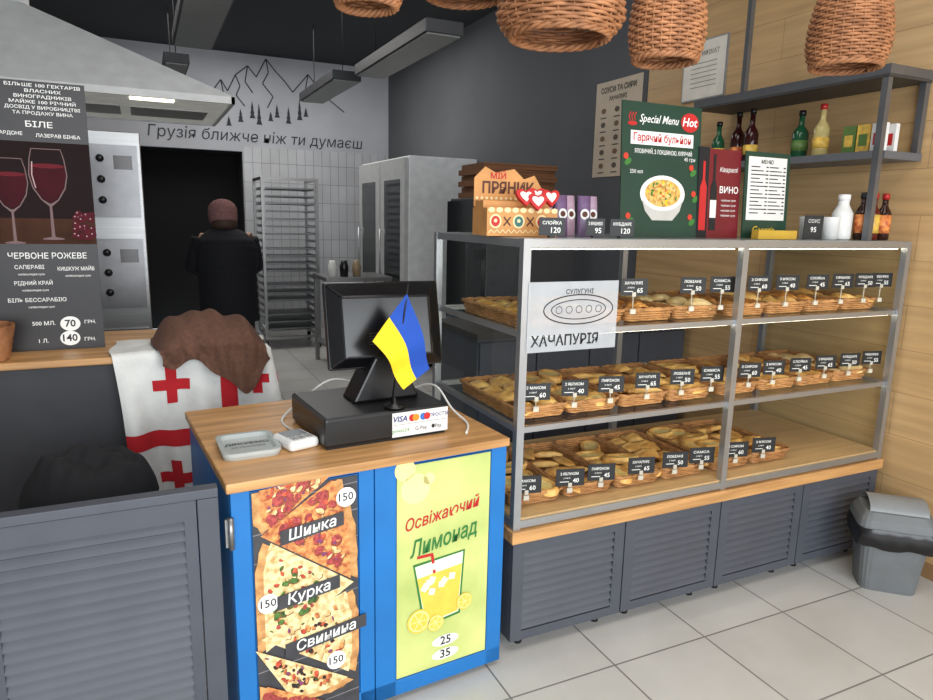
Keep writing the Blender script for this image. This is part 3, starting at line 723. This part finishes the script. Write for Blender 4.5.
q.fl([(.065,.03),(.1,.03),(.1,.2),(.09,.23),(.09,.33),(.077,.33),(.077,.23),(.065,.2)],-.0015,1);q.rect(.066,.08,.099,.15,-.002,2)
q.text('ВИНО',.165,.19,-.0015,.036,0,bold=.015);
for i in range(4): q.text('червоне сухе',.165,.15-i*.02,-.0015,.012,0,w=.08)
q.text('Кварелі',.16,.27,-.0015,.026,0,shear=.2);q.obj('print',[mInkW,mInkK,mPaper,mRedI],vm)
wm=rfr('price_list_stand',(1.135,.18,ZT),'dark green stand holding a white price list','menu stand',0,-3)
M().box(0,0,0,.255,.006,.35).obj('panel',[MC['menu_green']],wm)
q=M();q.rect(.015,.075,.235,.33,-.0015,0);q.text('МЕНЮ',.12,.31,-.003,.022,1,bold=.01)
for c_ in (0,1):
    for i in range(13):
        q.line([(.03+c_*.105,.29-i*.0155),(.03+c_*.105+.05+.02*((i*7)%3),.29-i*.0155)],-.003,.004,1);q.line([(.115+c_*.1,.29-i*.0155),(.128+c_*.1,.29-i*.0155)],-.003,.005,1)
q.text('Georgia',.12,.035,-.0015,.04,2,shear=.2);q.obj('print',[mPaper,mInkK,mYel],wm)
M().box(1.14,.1,ZT,1.36,.135,ZT+.035).obj('sign_block',mat('gold_block',(196,160,60),.4),label='small golden sign block below price list',cat='sign block')
pc=thing('price_card',(1.455,.10,ZT),'black small price card on display case','price card',rot=(0,0,D(-14)))
M().box(-.045,0,0,.045,.003,.1).obj('card',mCard,pc);q=M();q.text('СОУС',0,.075,-.001,.02,0);q.text('95',0,.04,-.001,.03,0,bold=.01);q.obj('lettering',mInkW,pc)
def bottle(name,loc,prof,mm,capc,label,cat,labc=None,lz=(.04,.1),group=None,caph=.02):
    b=thing(name,loc,label,cat,group=group)
    M().lathe(prof,20).obj('glass_body' if mm!=mWhite else 'bottle_body',mm,b)
    r,z=prof[-1];M().lathe([(r+.003,z-caph*.6),(r+.003,z+caph*.6),(r*.8,z+caph*.7)],16).obj('cap',capc,b)
    if labc: 
        rr=max(p[0] for p in prof)+.0008;q=M();q.lathe([(rr,lz[0]),(rr,lz[1])],20);q.obj('label_band',labc,b)
    return b
def P(r,h,nr=.012,sh=.6): return [(r*.9,0),(r,.006),(r,h*sh),(r*.85,h*(sh+.07)),(nr*1.2,h*(sh+.17)),(nr,h*(sh+.22)),(nr,h)]
capR=mat('cap_red',(170,30,28),.4);capK=mBlack;capW=mat('cap_white',(232,232,230),.4)
sauceR=mat('sauce_red',(90,26,16),.12);sauceD=mat('sauce_dark',(48,22,14),.12)
labY=mat('label_yellow',(220,180,80),.5,ns=40,na=.3);labG=mat('label_green',(90,120,60),.5,ns=40)
labR=mat('label_red',(186,40,34),.5,ns=40,na=.3,c2=(226,150,80))
cupm=M().lathe([(.03,0),(.036,.09),(.038,.095)],20).mesh('paper_cup',[capW])
for x,y_ in ((1.545,.20),(1.60,.13)):
    o=bpy.data.objects.new('paper_cup',cupm);COL.objects.link(o);o.location=(x,y_,ZT);o['label']='plain white paper cup on display case';o['category']='cup';o['group']='white paper cups on the display case'
bottle('yogurt_bottle',(1.68,.14,ZT),P(.042,.18,.022,.62),mWhite,capW,'white plastic milk bottle on the display case','bottle')
bottle('sauce_bottle',(1.755,.10,ZT),P(.029,.19,.012),sauceD,capK,'dark sauce bottle with red label and black cap','bottle',labR,(.03,.11),group='sauce bottles on the case')
bottle('sauce_bottle',(1.825,.10,ZT),P(.029,.19,.012),sauceR,capR,'dark red sauce bottle with red cap','bottle',labY,(.03,.11),group='sauce bottles on the case')
bottle('sauce_bottle',(1.90,.10,ZT),P(.03,.19,.012),sauceD,capR,'dark sauce bottle with red label and red cap','bottle',labR,(.03,.11),group='sauce bottles on the case')
# ---------------- wall shelf
ws=thing('wall_shelf',(0,0,0),'grey metal wall shelf frame above the display case','shelf')
q=M();a,b_=1.715,1.995
q.box(a,.03,2.166,a+.03,1.15,2.205);q.box(b_-.03,.03,2.166,b_,1.15,2.205);q.box(a+.03,.031,2.167,b_-.03,.06,2.204);q.box(a+.03,1.12,2.167,b_-.03,1.149,2.204)
q.box(a+.001,.035,ZT,a+.028,.063,2.154);q.box(b_-.03,.035,1.863,b_-.001,.063,2.154);q.box(a,1.12,1.863,a+.028,1.148,2.154)
q.box(a,.8,2.206,a+.025,.825,H)
q.obj('frame',mat('shelf_metal',(120,122,126),.35,.7),ws)
M().box(a+.03,.03,1.83,b_,1.15,1.862).box(a,.065,1.83,a+.03,1.15,1.862).obj('shelf_board',mat('shelf_board_grey',(96,98,102),.45),ws)
M().box(a-.004,.03,2.155,b_,1.15,2.1655).obj('upper_board',mat('shelf_dark',(60,58,58),.5),ws)
mWb=mat('wine_dark_glass',(50,18,16),.1);mGb=mat('green_glass',(30,80,52),.1);mCb=mat('amber_glass',(186,168,110),.08)
for i,(y_,mm,r,h) in enumerate(((1.07,mGb,.034,.22),(.96,mWb,.036,.26),(.84,mWb,.036,.26),(.56,mGb,.038,.22),(.42,mCb,.036,.23))):
    bottle('wine_bottle',(1.84+.03*(i%2),y_,1.863),P(r,h,.013,.55),mm,capK if i!=4 else capR,['green glass','dark red glass','dark red glass','dark green glass','clear amber glass'][i]+' bottle on the grey wall shelf','bottle',labG if i==3 else (labR if i%2 else labY),(.04,.09),'bottles on the wall shelf')
for i in range(6):
    s_=M();s_.box(-.012,-.03,0,.012,.03,.12);s_.box(-.0125,-.02,.03,-.012,.02,.08,1)
    s_.obj('sachet_box',[[capW,labY,labG][i%3],[mRedI,labG,labY][i%3]],None,(1.80-.0,.10+(i%3)*.068+.0,1.863+.0) if i<3 else (1.87,.10+(i%3)*.068,1.863),(0,0,0),label='small %s spice packet on the wall shelf'%['white','yellow','green'][i%3],cat='spice packet',group='spice packets on the wall shelf')
ce=thing('framed_certificate',(1.998,1.56,2.27),'white certificate in thin silver frame on wood wall','certificate',rot=(0,0,D(-90)))
M().box(0,-.012,0,.35,0,.34).obj('frame',mAlu,ce);q=M();q.rect(.008,.008,.342,.332,-.0135,0);q.text('СЕРТИФІКАТ',.175,.26,-.015,.036,1,bold=.01)
for i in range(6): q.line([(.07,.21-i*.027),(.28,.21-i*.027)],-.015,.004,1)
q.obj('sheet',[mat('warm_paper',(232,226,214),.7),mat('grey_ink',(130,124,118),.6)],ce)
gp=thing('wall_poster',(2.018,2.50,1.86),'pale beige poster with small food pictures on grey wall','poster',rot=(0,0,D(-90)))
gp.scale=(.87,1,.88)
M().box(0,-.004,0,.6,0,.76).obj('sheet',mat('poster_taupe',(206,190,168),.6,ns=5),gp)
q=M();q.text('СОУСИ ТА СИРИ',.3,.69,-.006,.06,0,bold=.02,w=.46);q.text('ХАЧАПУРІ',.3,.62,-.006,.045,0,bold=.02)
for i in range(3):
    for j in range(5): q.disc(.12+i*.18,.53-j*.11,-.006,.032,1 if (i+j)%2 else 2,16,.022);q.line([(.08+i*.18,.475-j*.11),(.16+i*.18,.475-j*.11)],-.006,.008,0)
q.obj('print',[mInkK,mat('taupe_dark',(92,80,70),.6),mat('taupe_warm',(120,92,66),.6)],gp)
# ---------------- wicker lamps
def lamp(loc,prof,label,K=26):
    L=thing('wicker_pendant_lamp',loc,label,'pendant lamp',group='wicker pendant lamps')
    seg=[math.hypot(b[0]-a[0],b[1]-a[1]) for a,b in zip(prof[:-1],prof[1:])];tot=sum(seg);N=int(tot/.0105)
    def at(s):
        for k,l in enumerate(seg):
            if s<=l or k==len(seg)-1:
                f=s/l;return (prof[k][0]+(prof[k+1][0]-prof[k][0])*f,prof[k][1]+(prof[k+1][1]-prof[k][1])*f)
            s-=l
    m_=M();n=K*4
    for j in range(N+1):
        r,z=at(tot*j/N)
        if r<.02: continue
        m_.tube([((r+.0045*math.cos(K/2*2*math.pi*i/n+math.pi*j))*math.cos(2*math.pi*i/n),(r+.0045*math.cos(K/2*2*math.pi*i/n+math.pi*j))*math.sin(2*math.pi*i/n),z) for i in range(n)],.0056,5,0,True)
    for k in range(K):
        a=2*math.pi*k/K
        m_.tube([(at(tot*j/12)[0]*math.cos(a),at(tot*j/12)[0]*math.sin(a),at(tot*j/12)[1]) for j in range(13)],.0035,4)
    m_.obj('shade',mWick,L)
    r,z=prof[0];m_=M()
    for ph in (0,2.1,4.2): m_.tube([((r+.006*math.cos(i*.8+ph))*math.cos(2*math.pi*i/72),(r+.006*math.cos(i*.8+ph))*math.sin(2*math.pi*i/72),z+.006*math.sin(i*.8+ph)) for i in range(72)],.006,6,0,True)
    m_.obj('braided_rim',mWick,L)
    zt=prof[-1][1];M().tube([(0,0,zt-.01),(0,0,H-loc[2])],.004,8).lathe([(.03,zt-.01),(.03,zt+.01)],16).obj('cord',mBlack,L)
    M().lathe([(.014,zt-.05),(.02,zt-.04),(.02,zt-.005)],12).obj('lamp_socket',mBlack,L)
bell=[(.125,0),(.14,.03),(.148,.07),(.145,.13),(.13,.2),(.105,.27),(.07,.33),(.03,.36)]
bowl=[(.15,0),(.175,.02),(.192,.05),(.186,.085),(.165,.115),(.13,.14),(.08,.16),(.03,.17)]
def sc(p,a,b): return [(r*a,z*b) for r,z in p]
lamp((.43,-.1,2.05),sc(bell,.76,1.0),'tall bell shaped brown wicker pendant lamp')
lamp((1.27,-.1,2.12),sc(bell,.92,1.05),'wide bell shaped brown wicker pendant lamp')
lamp((.035,-.1,2.07),sc(bowl,.94,1),'shallow bowl shaped brown wicker pendant lamp')
lamp((-.545,-.1,2.075),sc(bowl,.48,.8),'small round brown wicker pendant lamp')
lamp((.0,.5,2.33),sc(bowl,.9,1),'flat bowl shaped brown wicker pendant lamp')
# ---------------- linear pendant lights
def linlight(x0,y0,x1,y1,z,w):
    L=thing('linear_pendant_light',((x0+x1)/2,(y0+y1)/2,z),'dark metal linear pendant light hanging on wires','pendant light',rot=(0,0,math.atan2(x0-x1,y1-y0)),group='linear pendant lights')
    l=math.hypot(x1-x0,y1-y0)
    M().box(-w/2,-l/2,0.01,w/2,l/2,.09).obj('housing',mat('lamp_housing',(52,54,58),.5,.3),L,bevel=.003)
    M().box(-w/2+.015,-l/2+.02,.0,w/2-.015,l/2-.02,.012).obj('diffuser',mat('lamp_diffuser',(120,124,122),.4),L)
    for s_ in (-1,1): M().tube([(0,s_*l*.4,.09),(0,s_*l*.4,H-z)],.004,6).obj('wire',mBlackM,L)
linlight(.72,2.35,.72,3.95,2.68,.26)
linlight(.62,4.3,.62,5.7,2.7,.26)
linlight(-.68,2.2,-.68,3.8,2.72,.28)
linlight(-.75,4.6,-.75,5.8,2.75,.2)
# ---------------- hood
hd=thing('range_hood',(0,0,0),'large light grey canopy range hood above ovens','range hood')
mHood=mat('hood_paint',(186,188,188),.5,.0)
q=M();x0,x1,y0,y1=-3.3,-.55,2.56,3.8;zr=2.18
rt=.04
q.box(x0,y0,zr,x1,y0+.02,zr+rt);q.box(x0,y1-.02,zr,x1,y1,zr+rt);q.box(x1-.02,y0,zr,x1,y1,zr+rt);q.box(x0,y0,zr,x0+.02,y1,zr+rt);q.obj('rim',mHood,hd)
q=M();z1=zr+rt;vs=[(x0,y0,z1),(x1,y0,z1),(x1,y1,z1),(x0,y1,z1),(-2.6,3.07,2.72),(-1.66,3.07,2.72),(-1.66,3.5,2.72),(-2.6,3.5,2.72)]
q.add(vs,[(0,1,5,4),(1,2,6,5),(2,3,7,6),(3,0,4,7)]);q.box(-2.6,3.07,2.72,-1.66,3.5,H);q.obj('canopy',mHood,hd)
q=M();
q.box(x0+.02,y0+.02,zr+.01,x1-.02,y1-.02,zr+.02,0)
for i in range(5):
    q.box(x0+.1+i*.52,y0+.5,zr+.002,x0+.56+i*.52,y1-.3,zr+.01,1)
q.obj('filter_panel',[mat('hood_underside_lit',(214,214,206),.5,es=.18),mat('hood_filter',(150,150,146),.4,.4)],hd)  # underside has faint emission put into its colour to look lit
for x in (-1.0,-1.9): M().box(x-.12,2.66,zr+.004,x+.12,2.76,zr+.01).obj('hood_fill_panel',mat('hood_fill_glow',(255,244,220),.5,es=2.5),hd)  # glowing panels added to brighten the hood underside
ov=thing('deck_oven',(-2.25,2.75,0),'stainless steel stacked deck ovens','oven')
M().box(0,0.03,.35,1.17,.9,2.0).obj('body',mSteel,ov,bevel=.005)
for z in (.4,.95,1.5):
    d=M();d.box(.04,0,z,.86,.03,z+.42);dd=d.obj('door',mSteel,ov,bevel=.004)
    M().box(.15,-.004,z+.1,.75,.001,z+.3).obj('window',mat('oven_glass',(22,20,20),.1),dd)
    M().tube([(.15,-.05,z+.38),(.75,-.05,z+.38)],.012,8).tube([(.16,-.05,z+.38),(.16,0,z+.38)],.008,6).tube([(.74,-.05,z+.38),(.74,0,z+.38)],.008,6).obj('handle',mSteel,dd)
    cp=M().box(.88,0,z,1.15,.03,z+.42).obj('control_panel',mat('panel_grey',(120,120,122),.3,.5),ov)
    for k in range(3): M().tube([(.95,-.025,z+.1+k*.12),(.95,0,z+.1+k*.12)],.022,12).obj('knob',mBlack,cp)
    M().box(1.02,-.004,z+.28,1.12,0,z+.36).obj('display',mat('oven_display',(30,10,10),.2),cp)
for x in (.05,1.1):
    for y_ in (.08,.83): M().box(x-.03,y_-.03,0,x+.03,y_+.03,.36).obj('leg',mDkSteel,ov)
# ---------------- bakery rack
rk=thing('bakery_rack',(.1,5.95,0),'tall steel bakery tray rack on castors','rack')
RW,RD,RH=.63,.6,1.93
q=M()
for x in (0,RW-.03):
    for y_ in (0,RD-.03): q.box(x,y_,.12,x+.03,y_+.03,RH)
    q.box(x,.03,.12,x+.03,RD-.03,.15);q.box(x,.03,RH-.03,x+.03,RD-.03,RH)
q.box(.03,RD-.03,.12,RW-.03,RD,.15);q.box(.03,0,RH-.03,RW-.03,.03,RH);q.box(.03,0,.12,RW-.03,.03,.15);q.obj('frame',mSteel,rk)
for x in (.03,RW-.06):
    q=M()
    for i in range(20):
        z=.22+i*.083
        q.box(x,.01,z,x+.03,RD-.01,z+.004);q.box(x if x<.1 else x+.026,.01,z,(x if x<.1 else x+.026)+.004,RD-.01,z+.03)
    q.obj('runners',mAlu,rk)
for i in range(20):
    if i in(3,7,12): continue
    z=.225+i*.083;q=M();q.box(.045,.02,z,RW-.045,RD-.03,z+.003);q.box(.045,.02,z,RW-.045,.024,z+.02)
    q.obj('baking_tray',mat('tray_metal',(120,122,124),.4,.7),rk)
for x in (.015,RW-.015):
    for y_ in (.015,RD-.015):
        M().tube([(x-.012,y_,.05),(x+.012,y_,.05)],.05,16).box(x-.02,y_-.012,.05,x-.014,y_+.012,.12).box(x+.014,y_-.012,.05,x+.02,y_+.012,.12).obj('castor',mBlack,rk)
def fridge(y0,label):
    f_=thing('refrigerator',(1.24,y0,0),label,'refrigerator')
    M().box(.04,0,.08,.775,.77,2.12).obj('body',mat('fridge_white',(236,238,238),.45),f_,bevel=.008)
    dr=M().box(0,.01,.12,.038,.76,2.1).box(-.004,.14,.35,.0,.63,1.9,1).obj('door',[mat('fridge_trim',(190,192,192),.4),mat('fridge_glass_dark',(36,40,42),.1)],f_)
    M().tube([(-.03,.7,.9),(-.03,.7,1.4)],.01,8).tube([(-.03,.7,.92),(0,.7,.92)],.007,6).tube([(-.03,.7,1.38),(0,.7,1.38)],.007,6).obj('handle',mAlu,dr)
    M().box(.06,.03,0,.75,.74,.08).obj('plinth',mBlackM,f_)
    return f_
f1=fridge(4.5,'white upright refrigerator against grey wall');fridge(5.3,'white glass door refrigerator further along wall')
dc=thing('drinks_cooler',(1.0,2.3,0),'dark grey cooler cabinet behind the display case','cooler')
M().box(.03,0,.08,.76,.62,1.68).obj('body',mat('cooler_grey',(60,62,66),.5),dc,bevel=.006)
M().box(0,.01,.1,.028,.61,1.66).obj('door',MC['fridge_glass_dark'],dc);M().box(.05,.03,0,.74,.6,.08).obj('plinth',mBlackM,dc)
for i in range(6):
    q=M();q.box(-.29,-.2,0,.29,.2,.038);q.box(-.29,-.202,.022,.29,-.2,.025,1)
    q.obj('cardboard_box',[mKraft,mat('kraft_edge',(70,44,28),.8)],None,(1.33+(i%2)*.02,2.6,1.682+i*.040),(0,0,D([2,-3,4,-1,3,-2][i])),label='flat brown cardboard box stacked on the cooler',cat='cardboard box',group='flat cardboard boxes on the cooler')
def table(loc,w,d,h,label):
    t_=thing('work_table',loc,label,'table');M().box(0,0,h-.04,w,d,h).obj('table_top',mSteel,t_,bevel=.003)
    for x in (.03,w-.03):
        for y_ in (.03,d-.03): M().box(x-.02,y_-.02,0,x+.02,y_+.02,h-.04).obj('leg',mSteel,t_)
    M().box(.03,.03,.2,w-.03,d-.03,.225).obj('lower_shelf',mSteel,t_)
table((.50,4.7,0),.68,.6,.93,'steel kitchen work table by the refrigerator')
for i,(x,c_) in enumerate(((.6,mWhite),(.72,mBlack),(.85,mat('jar_tan',(150,130,100),.5)))):
    M().lathe([(.04,0),(.045,.1),(.035,.13),(.03,.16)],16).obj('jar',c_,None,(x,4.85,.93),label='%s storage jar on steel table'%['white','black','tan'][i],cat='jar',group='jars on the steel table')
wc=thing('back_cabinet',(.5,1.3,0),'dark grey low cabinet behind display case','cabinet')
M().box(0,.03,.08,1.45,.6,.9).obj('body',mGrey,wc);M().box(-.01,.01,.9,1.46,.61,.93).obj('cabinet_top',mat('cabinet_top_dark',(60,58,56),.5),wc)
for x in (.01,.37,.73,1.09): M().box(x,.01,.1,x+.35,.03,.88).obj('door',mGrey,wc)
M().box(.03,.06,0,1.42,.58,.08).obj('plinth',mBlackM,wc)
# ---------------- bin
bn=thing('trash_bin',(1.765,-.215,0),'grey plastic swing lid bin with black liner','trash bin',rot=(0,0,D(-43)))
def taper(m_,pr,r=.04,n=48):
    vs=[]
    for w,d,z in pr:
        vs+=[(x,y_,z) for x,y_ in rrect(w,d,min(r,w/2.2,d/2.2),n)]
    fs=[(j*n+i,j*n+(i+1)%n,(j+1)*n+(i+1)%n,(j+1)*n+i) for j in range(len(pr)-1) for i in range(n)]+[tuple(range(n-1,-1,-1)),tuple(range((len(pr)-1)*n,len(pr)*n))]
    return m_.add(vs,fs,0,False)
mBin=mat('bin_grey',(104,108,110),.5);mLid=mat('bin_lid_grey',(132,136,138),.45)
taper(M(),[(.22,.17,0),(.275,.215,.29)]).obj('body',mBin,bn)
lg=M();n=72;vs=[];lv=[(1.0,.205),(1.05,.22),(1.09,.25),(1.08,.285),(1.0,.3)]
b0=rrect(.285,.225,.04,n)
for j,(s_,z) in enumerate(lv):
    for i,(x,y_) in enumerate(b0):
        k=s_+.018*math.sin(i*1.3+j)+.015*math.sin(i*.47);vs.append((x*k,y_*k,z+(.006*math.sin(i*.5) if j==0 else 0)))
lg.add(vs,[(j*n+i,j*n+(i+1)%n,(j+1)*n+(i+1)%n,(j+1)*n+i) for j in range(4) for i in range(n)],0,True)
lg.obj('bin_liner',mat('liner_black',(20,20,22),.25),bn)
taper(M(),[(.29,.23,.285),(.3,.24,.295),(.285,.225,.33),(.25,.19,.36)]).obj('lid_ring',mBin,bn,bevel=.003)
fl_=M()
def lf(u,v):
    a=math.pi*u;x=(v-.5)*.22;return (x,-.085*math.cos(a),.355+.05*math.sin(a))
fl_.grid(lf,16,4);fl_.obj('swing_flap',mLid,bn)
# ---------------- person
pr=thing('person',(-.44,4.25,0),'person in black puffer coat and knitted hat facing away','person',rot=(D(-5),0,D(8)))
pr.scale=(1.12,1.12,1)
me=bpy.data.meshes.new('body')
V=[(0,0,.88,.12),(0,0,1.08,.11),(0,.01,1.25,.125),(0,.0,1.36,.06),(0,.025,1.43,.055),(0,.04,1.49,.078),(0,.03,1.57,.085)]
E=[(0,1),(1,2),(2,3),(3,4),(4,5),(5,6)]
def av(x,y_,z,r,p):
    V.append((x,y_,z,r));E.append((p,len(V)-1));return len(V)-1
nose=av(0,.135,1.51,.012,5)
for s_ in (-1,1):
    a=av(s_*.09,0,.82,.085,0);a=av(s_*.1,.02,.46,.06,a);a=av(s_*.1,-.01,.1,.042,a);a=av(s_*.115,.13,.045,.035,a)
    a=av(s_*.16,0,1.33,.055,2);a=av(s_*.23,.05,1.06,.043,a);a=av(s_*.13,.25,1.05,.028,a);a=av(s_*.1,.31,1.05,.032,a)
    for k,(dx,L) in enumerate(((-.027,.065),(-.009,.08),(.009,.075),(.027,.058))):
        b1=av(s_*.1+dx,.345,1.05,.009,a);b2=av(s_*.1+dx,.35+L*.5,1.042,.0085,b1);av(s_*.1+dx,.34+L*.8,1.025,.0075,b2)
    b1=av(s_*.1-s_*.04,.31,1.04,.011,a);av(s_*.1-s_*.055,.345,1.03,.009,b1)
me.from_pydata([v[:3] for v in V],E,[]);bo_=bpy.data.objects.new('body',me);COL.objects.link(bo_);bo_.parent=pr;me.materials.append(mSkin)
sk=bo_.modifiers.new('skin','SKIN');sk.use_smooth_shade=True
for i,v in enumerate(V): me.skin_vertices[0].data[i].radius=(v[3],v[3])
me.skin_vertices[0].data[0].use_root=True
su=bo_.modifiers.new('s','SUBSURF');su.levels=1;su.render_levels=2
mCoat=mat('coat_black',(20,21,27),.8,ns=30,bump=.3,spec=.3)
q=M();prof=[];N=60
for i in range(N+1):
    f=i/N;z=.6+f*.8
    base=.225 if z<1.0 else .225+.02*math.sin((z-1.0)/.4*math.pi)
    if z>1.25: base*=1-((z-1.25)/.15)**2*.5
    prof.append((base*(.97+.03*abs(math.sin(f*math.pi*12))),z))
q.lathe(prof,40,sq=(1,.78));
for s_ in (-1,1):
    path=[];rr=[];A=Vector((s_*.165,0,1.32));B=Vector((s_*.25,.05,1.05));C=Vector((s_*.13,.25,1.05))
    for i in range(31):
        f=i/30
        p=(A.lerp(B,f)).lerp(B.lerp(C,f),f)*.5+(A.lerp(B,f*2) if f<.5 else B.lerp(C,f*2-1))*.5
        path.append(tuple(p));rr.append((.088-.027*f)*(.96+.05*abs(math.sin(f*math.pi*9))))
    q.tube(path,rr,16)
q.lathe([(.115,1.35),(.1,1.4),(.09,1.44),(.084,1.45)],24,(0,.015))
q.obj('puffer_coat',mCoat,pr)
q=M()
for s_ in (-1,1): q.tube([(s_*.09,0,.85),(s_*.1,.01,.5),(s_*.1,0,.12)],[.11,.085,.07],16)
q.obj('trousers',mat('trousers_black',(22,22,26),.8),pr)
q=M()
for s_ in (-1,1): q.tube([(s_*.1,-.07,.05),(s_*.105,0,.06),(s_*.115,.1,.045),(s_*.118,.17,.035)],[.04,.055,.045,.03],12)
q.obj('shoes',mBlack,pr)
q=M();q.lathe([(.108,1.455),(.117,1.47),(.121,1.5),(.123,1.54),(.118,1.585),(.1,1.62),(.07,1.645),(.035,1.658),(.008,1.662)],40,(0,.022),sq=(.88,1.0))
q.obj('knitted_hat',mat('hat_mauve',(134,98,96),.95,ns=60,na=.2,bump=.8,bs=120,spec=.1),pr)
q=M();q.lathe([(.1,1.40),(.106,1.44),(.106,1.47),(.098,1.49)],30,(0,-.003),sq=(.9,.9));q.obj('hair',mat('hair_brown',(60,40,30),.7,stretch=(20,20,1)),pr)
# ---------------- camera
th=D(11.1);ph=D(25.4)
def g2w(v): return Vector((v[0]*math.cos(ph)+v[1]*math.sin(ph),-v[0]*math.sin(ph)+v[1]*math.cos(ph),v[2]))
F=Vector((0,math.cos(th),-math.sin(th)));U=Vector((0,math.sin(th),math.cos(th)));R=Vector((1,0,0))
r_=g2w(R*.99975+U*.0223);u_=g2w(U*.99975-R*.0223);b_=-g2w(F)
mtx=Matrix(((r_.x,u_.x,b_.x,-1.102),(r_.y,u_.y,b_.y,-1.910),(r_.z,u_.z,b_.z,1.55),(0,0,0,1)))
cam=bpy.data.cameras.new('camera');co=bpy.data.objects.new('camera',cam);COL.objects.link(co);co.matrix_world=mtx
cam.sensor_width=36;cam.lens=36*680/933;cam.clip_start=.05;bpy.context.scene.camera=co
def area(name,loc,rot,sx,sy,e,c=(1,1,1)):
    l=bpy.data.lights.new(name,'AREA');l.shape='RECTANGLE';l.size=sx;l.size_y=sy;l.energy=e;l.color=c
    o=bpy.data.objects.new(name,l);COL.objects.link(o);o.location=loc;o.rotation_euler=rot;return o
area('daylight',(-.8,-4.25,1.75),(D(90),0,0),5.2,2.5,255,(.93,.97,1))
area('kitchen_fill',(.1,5.4,3.4),(0,0,0),2.5,2.0,62,(1,.97,.93))  # added fill with no fixture, lifts the dim kitchen
area('counter_fill',(-.3,1.2,3.4),(D(14),0,0),2.2,1.2,30,(1,.97,.93))  # added fill without a lamp body, aimed into the kitchen
area('shop_light',(-.3,-1.2,3.4),(0,0,0),2.5,1.5,45,(1,.96,.9))
w=bpy.data.worlds.new('World');bpy.context.scene.world=w;w.use_nodes=True
w.node_tree.nodes['Background'].inputs[0].default_value=(.85,.92,1,1);w.node_tree.nodes['Background'].inputs[1].default_value=1.0
bpy.context.scene.view_settings.view_transform='Standard'
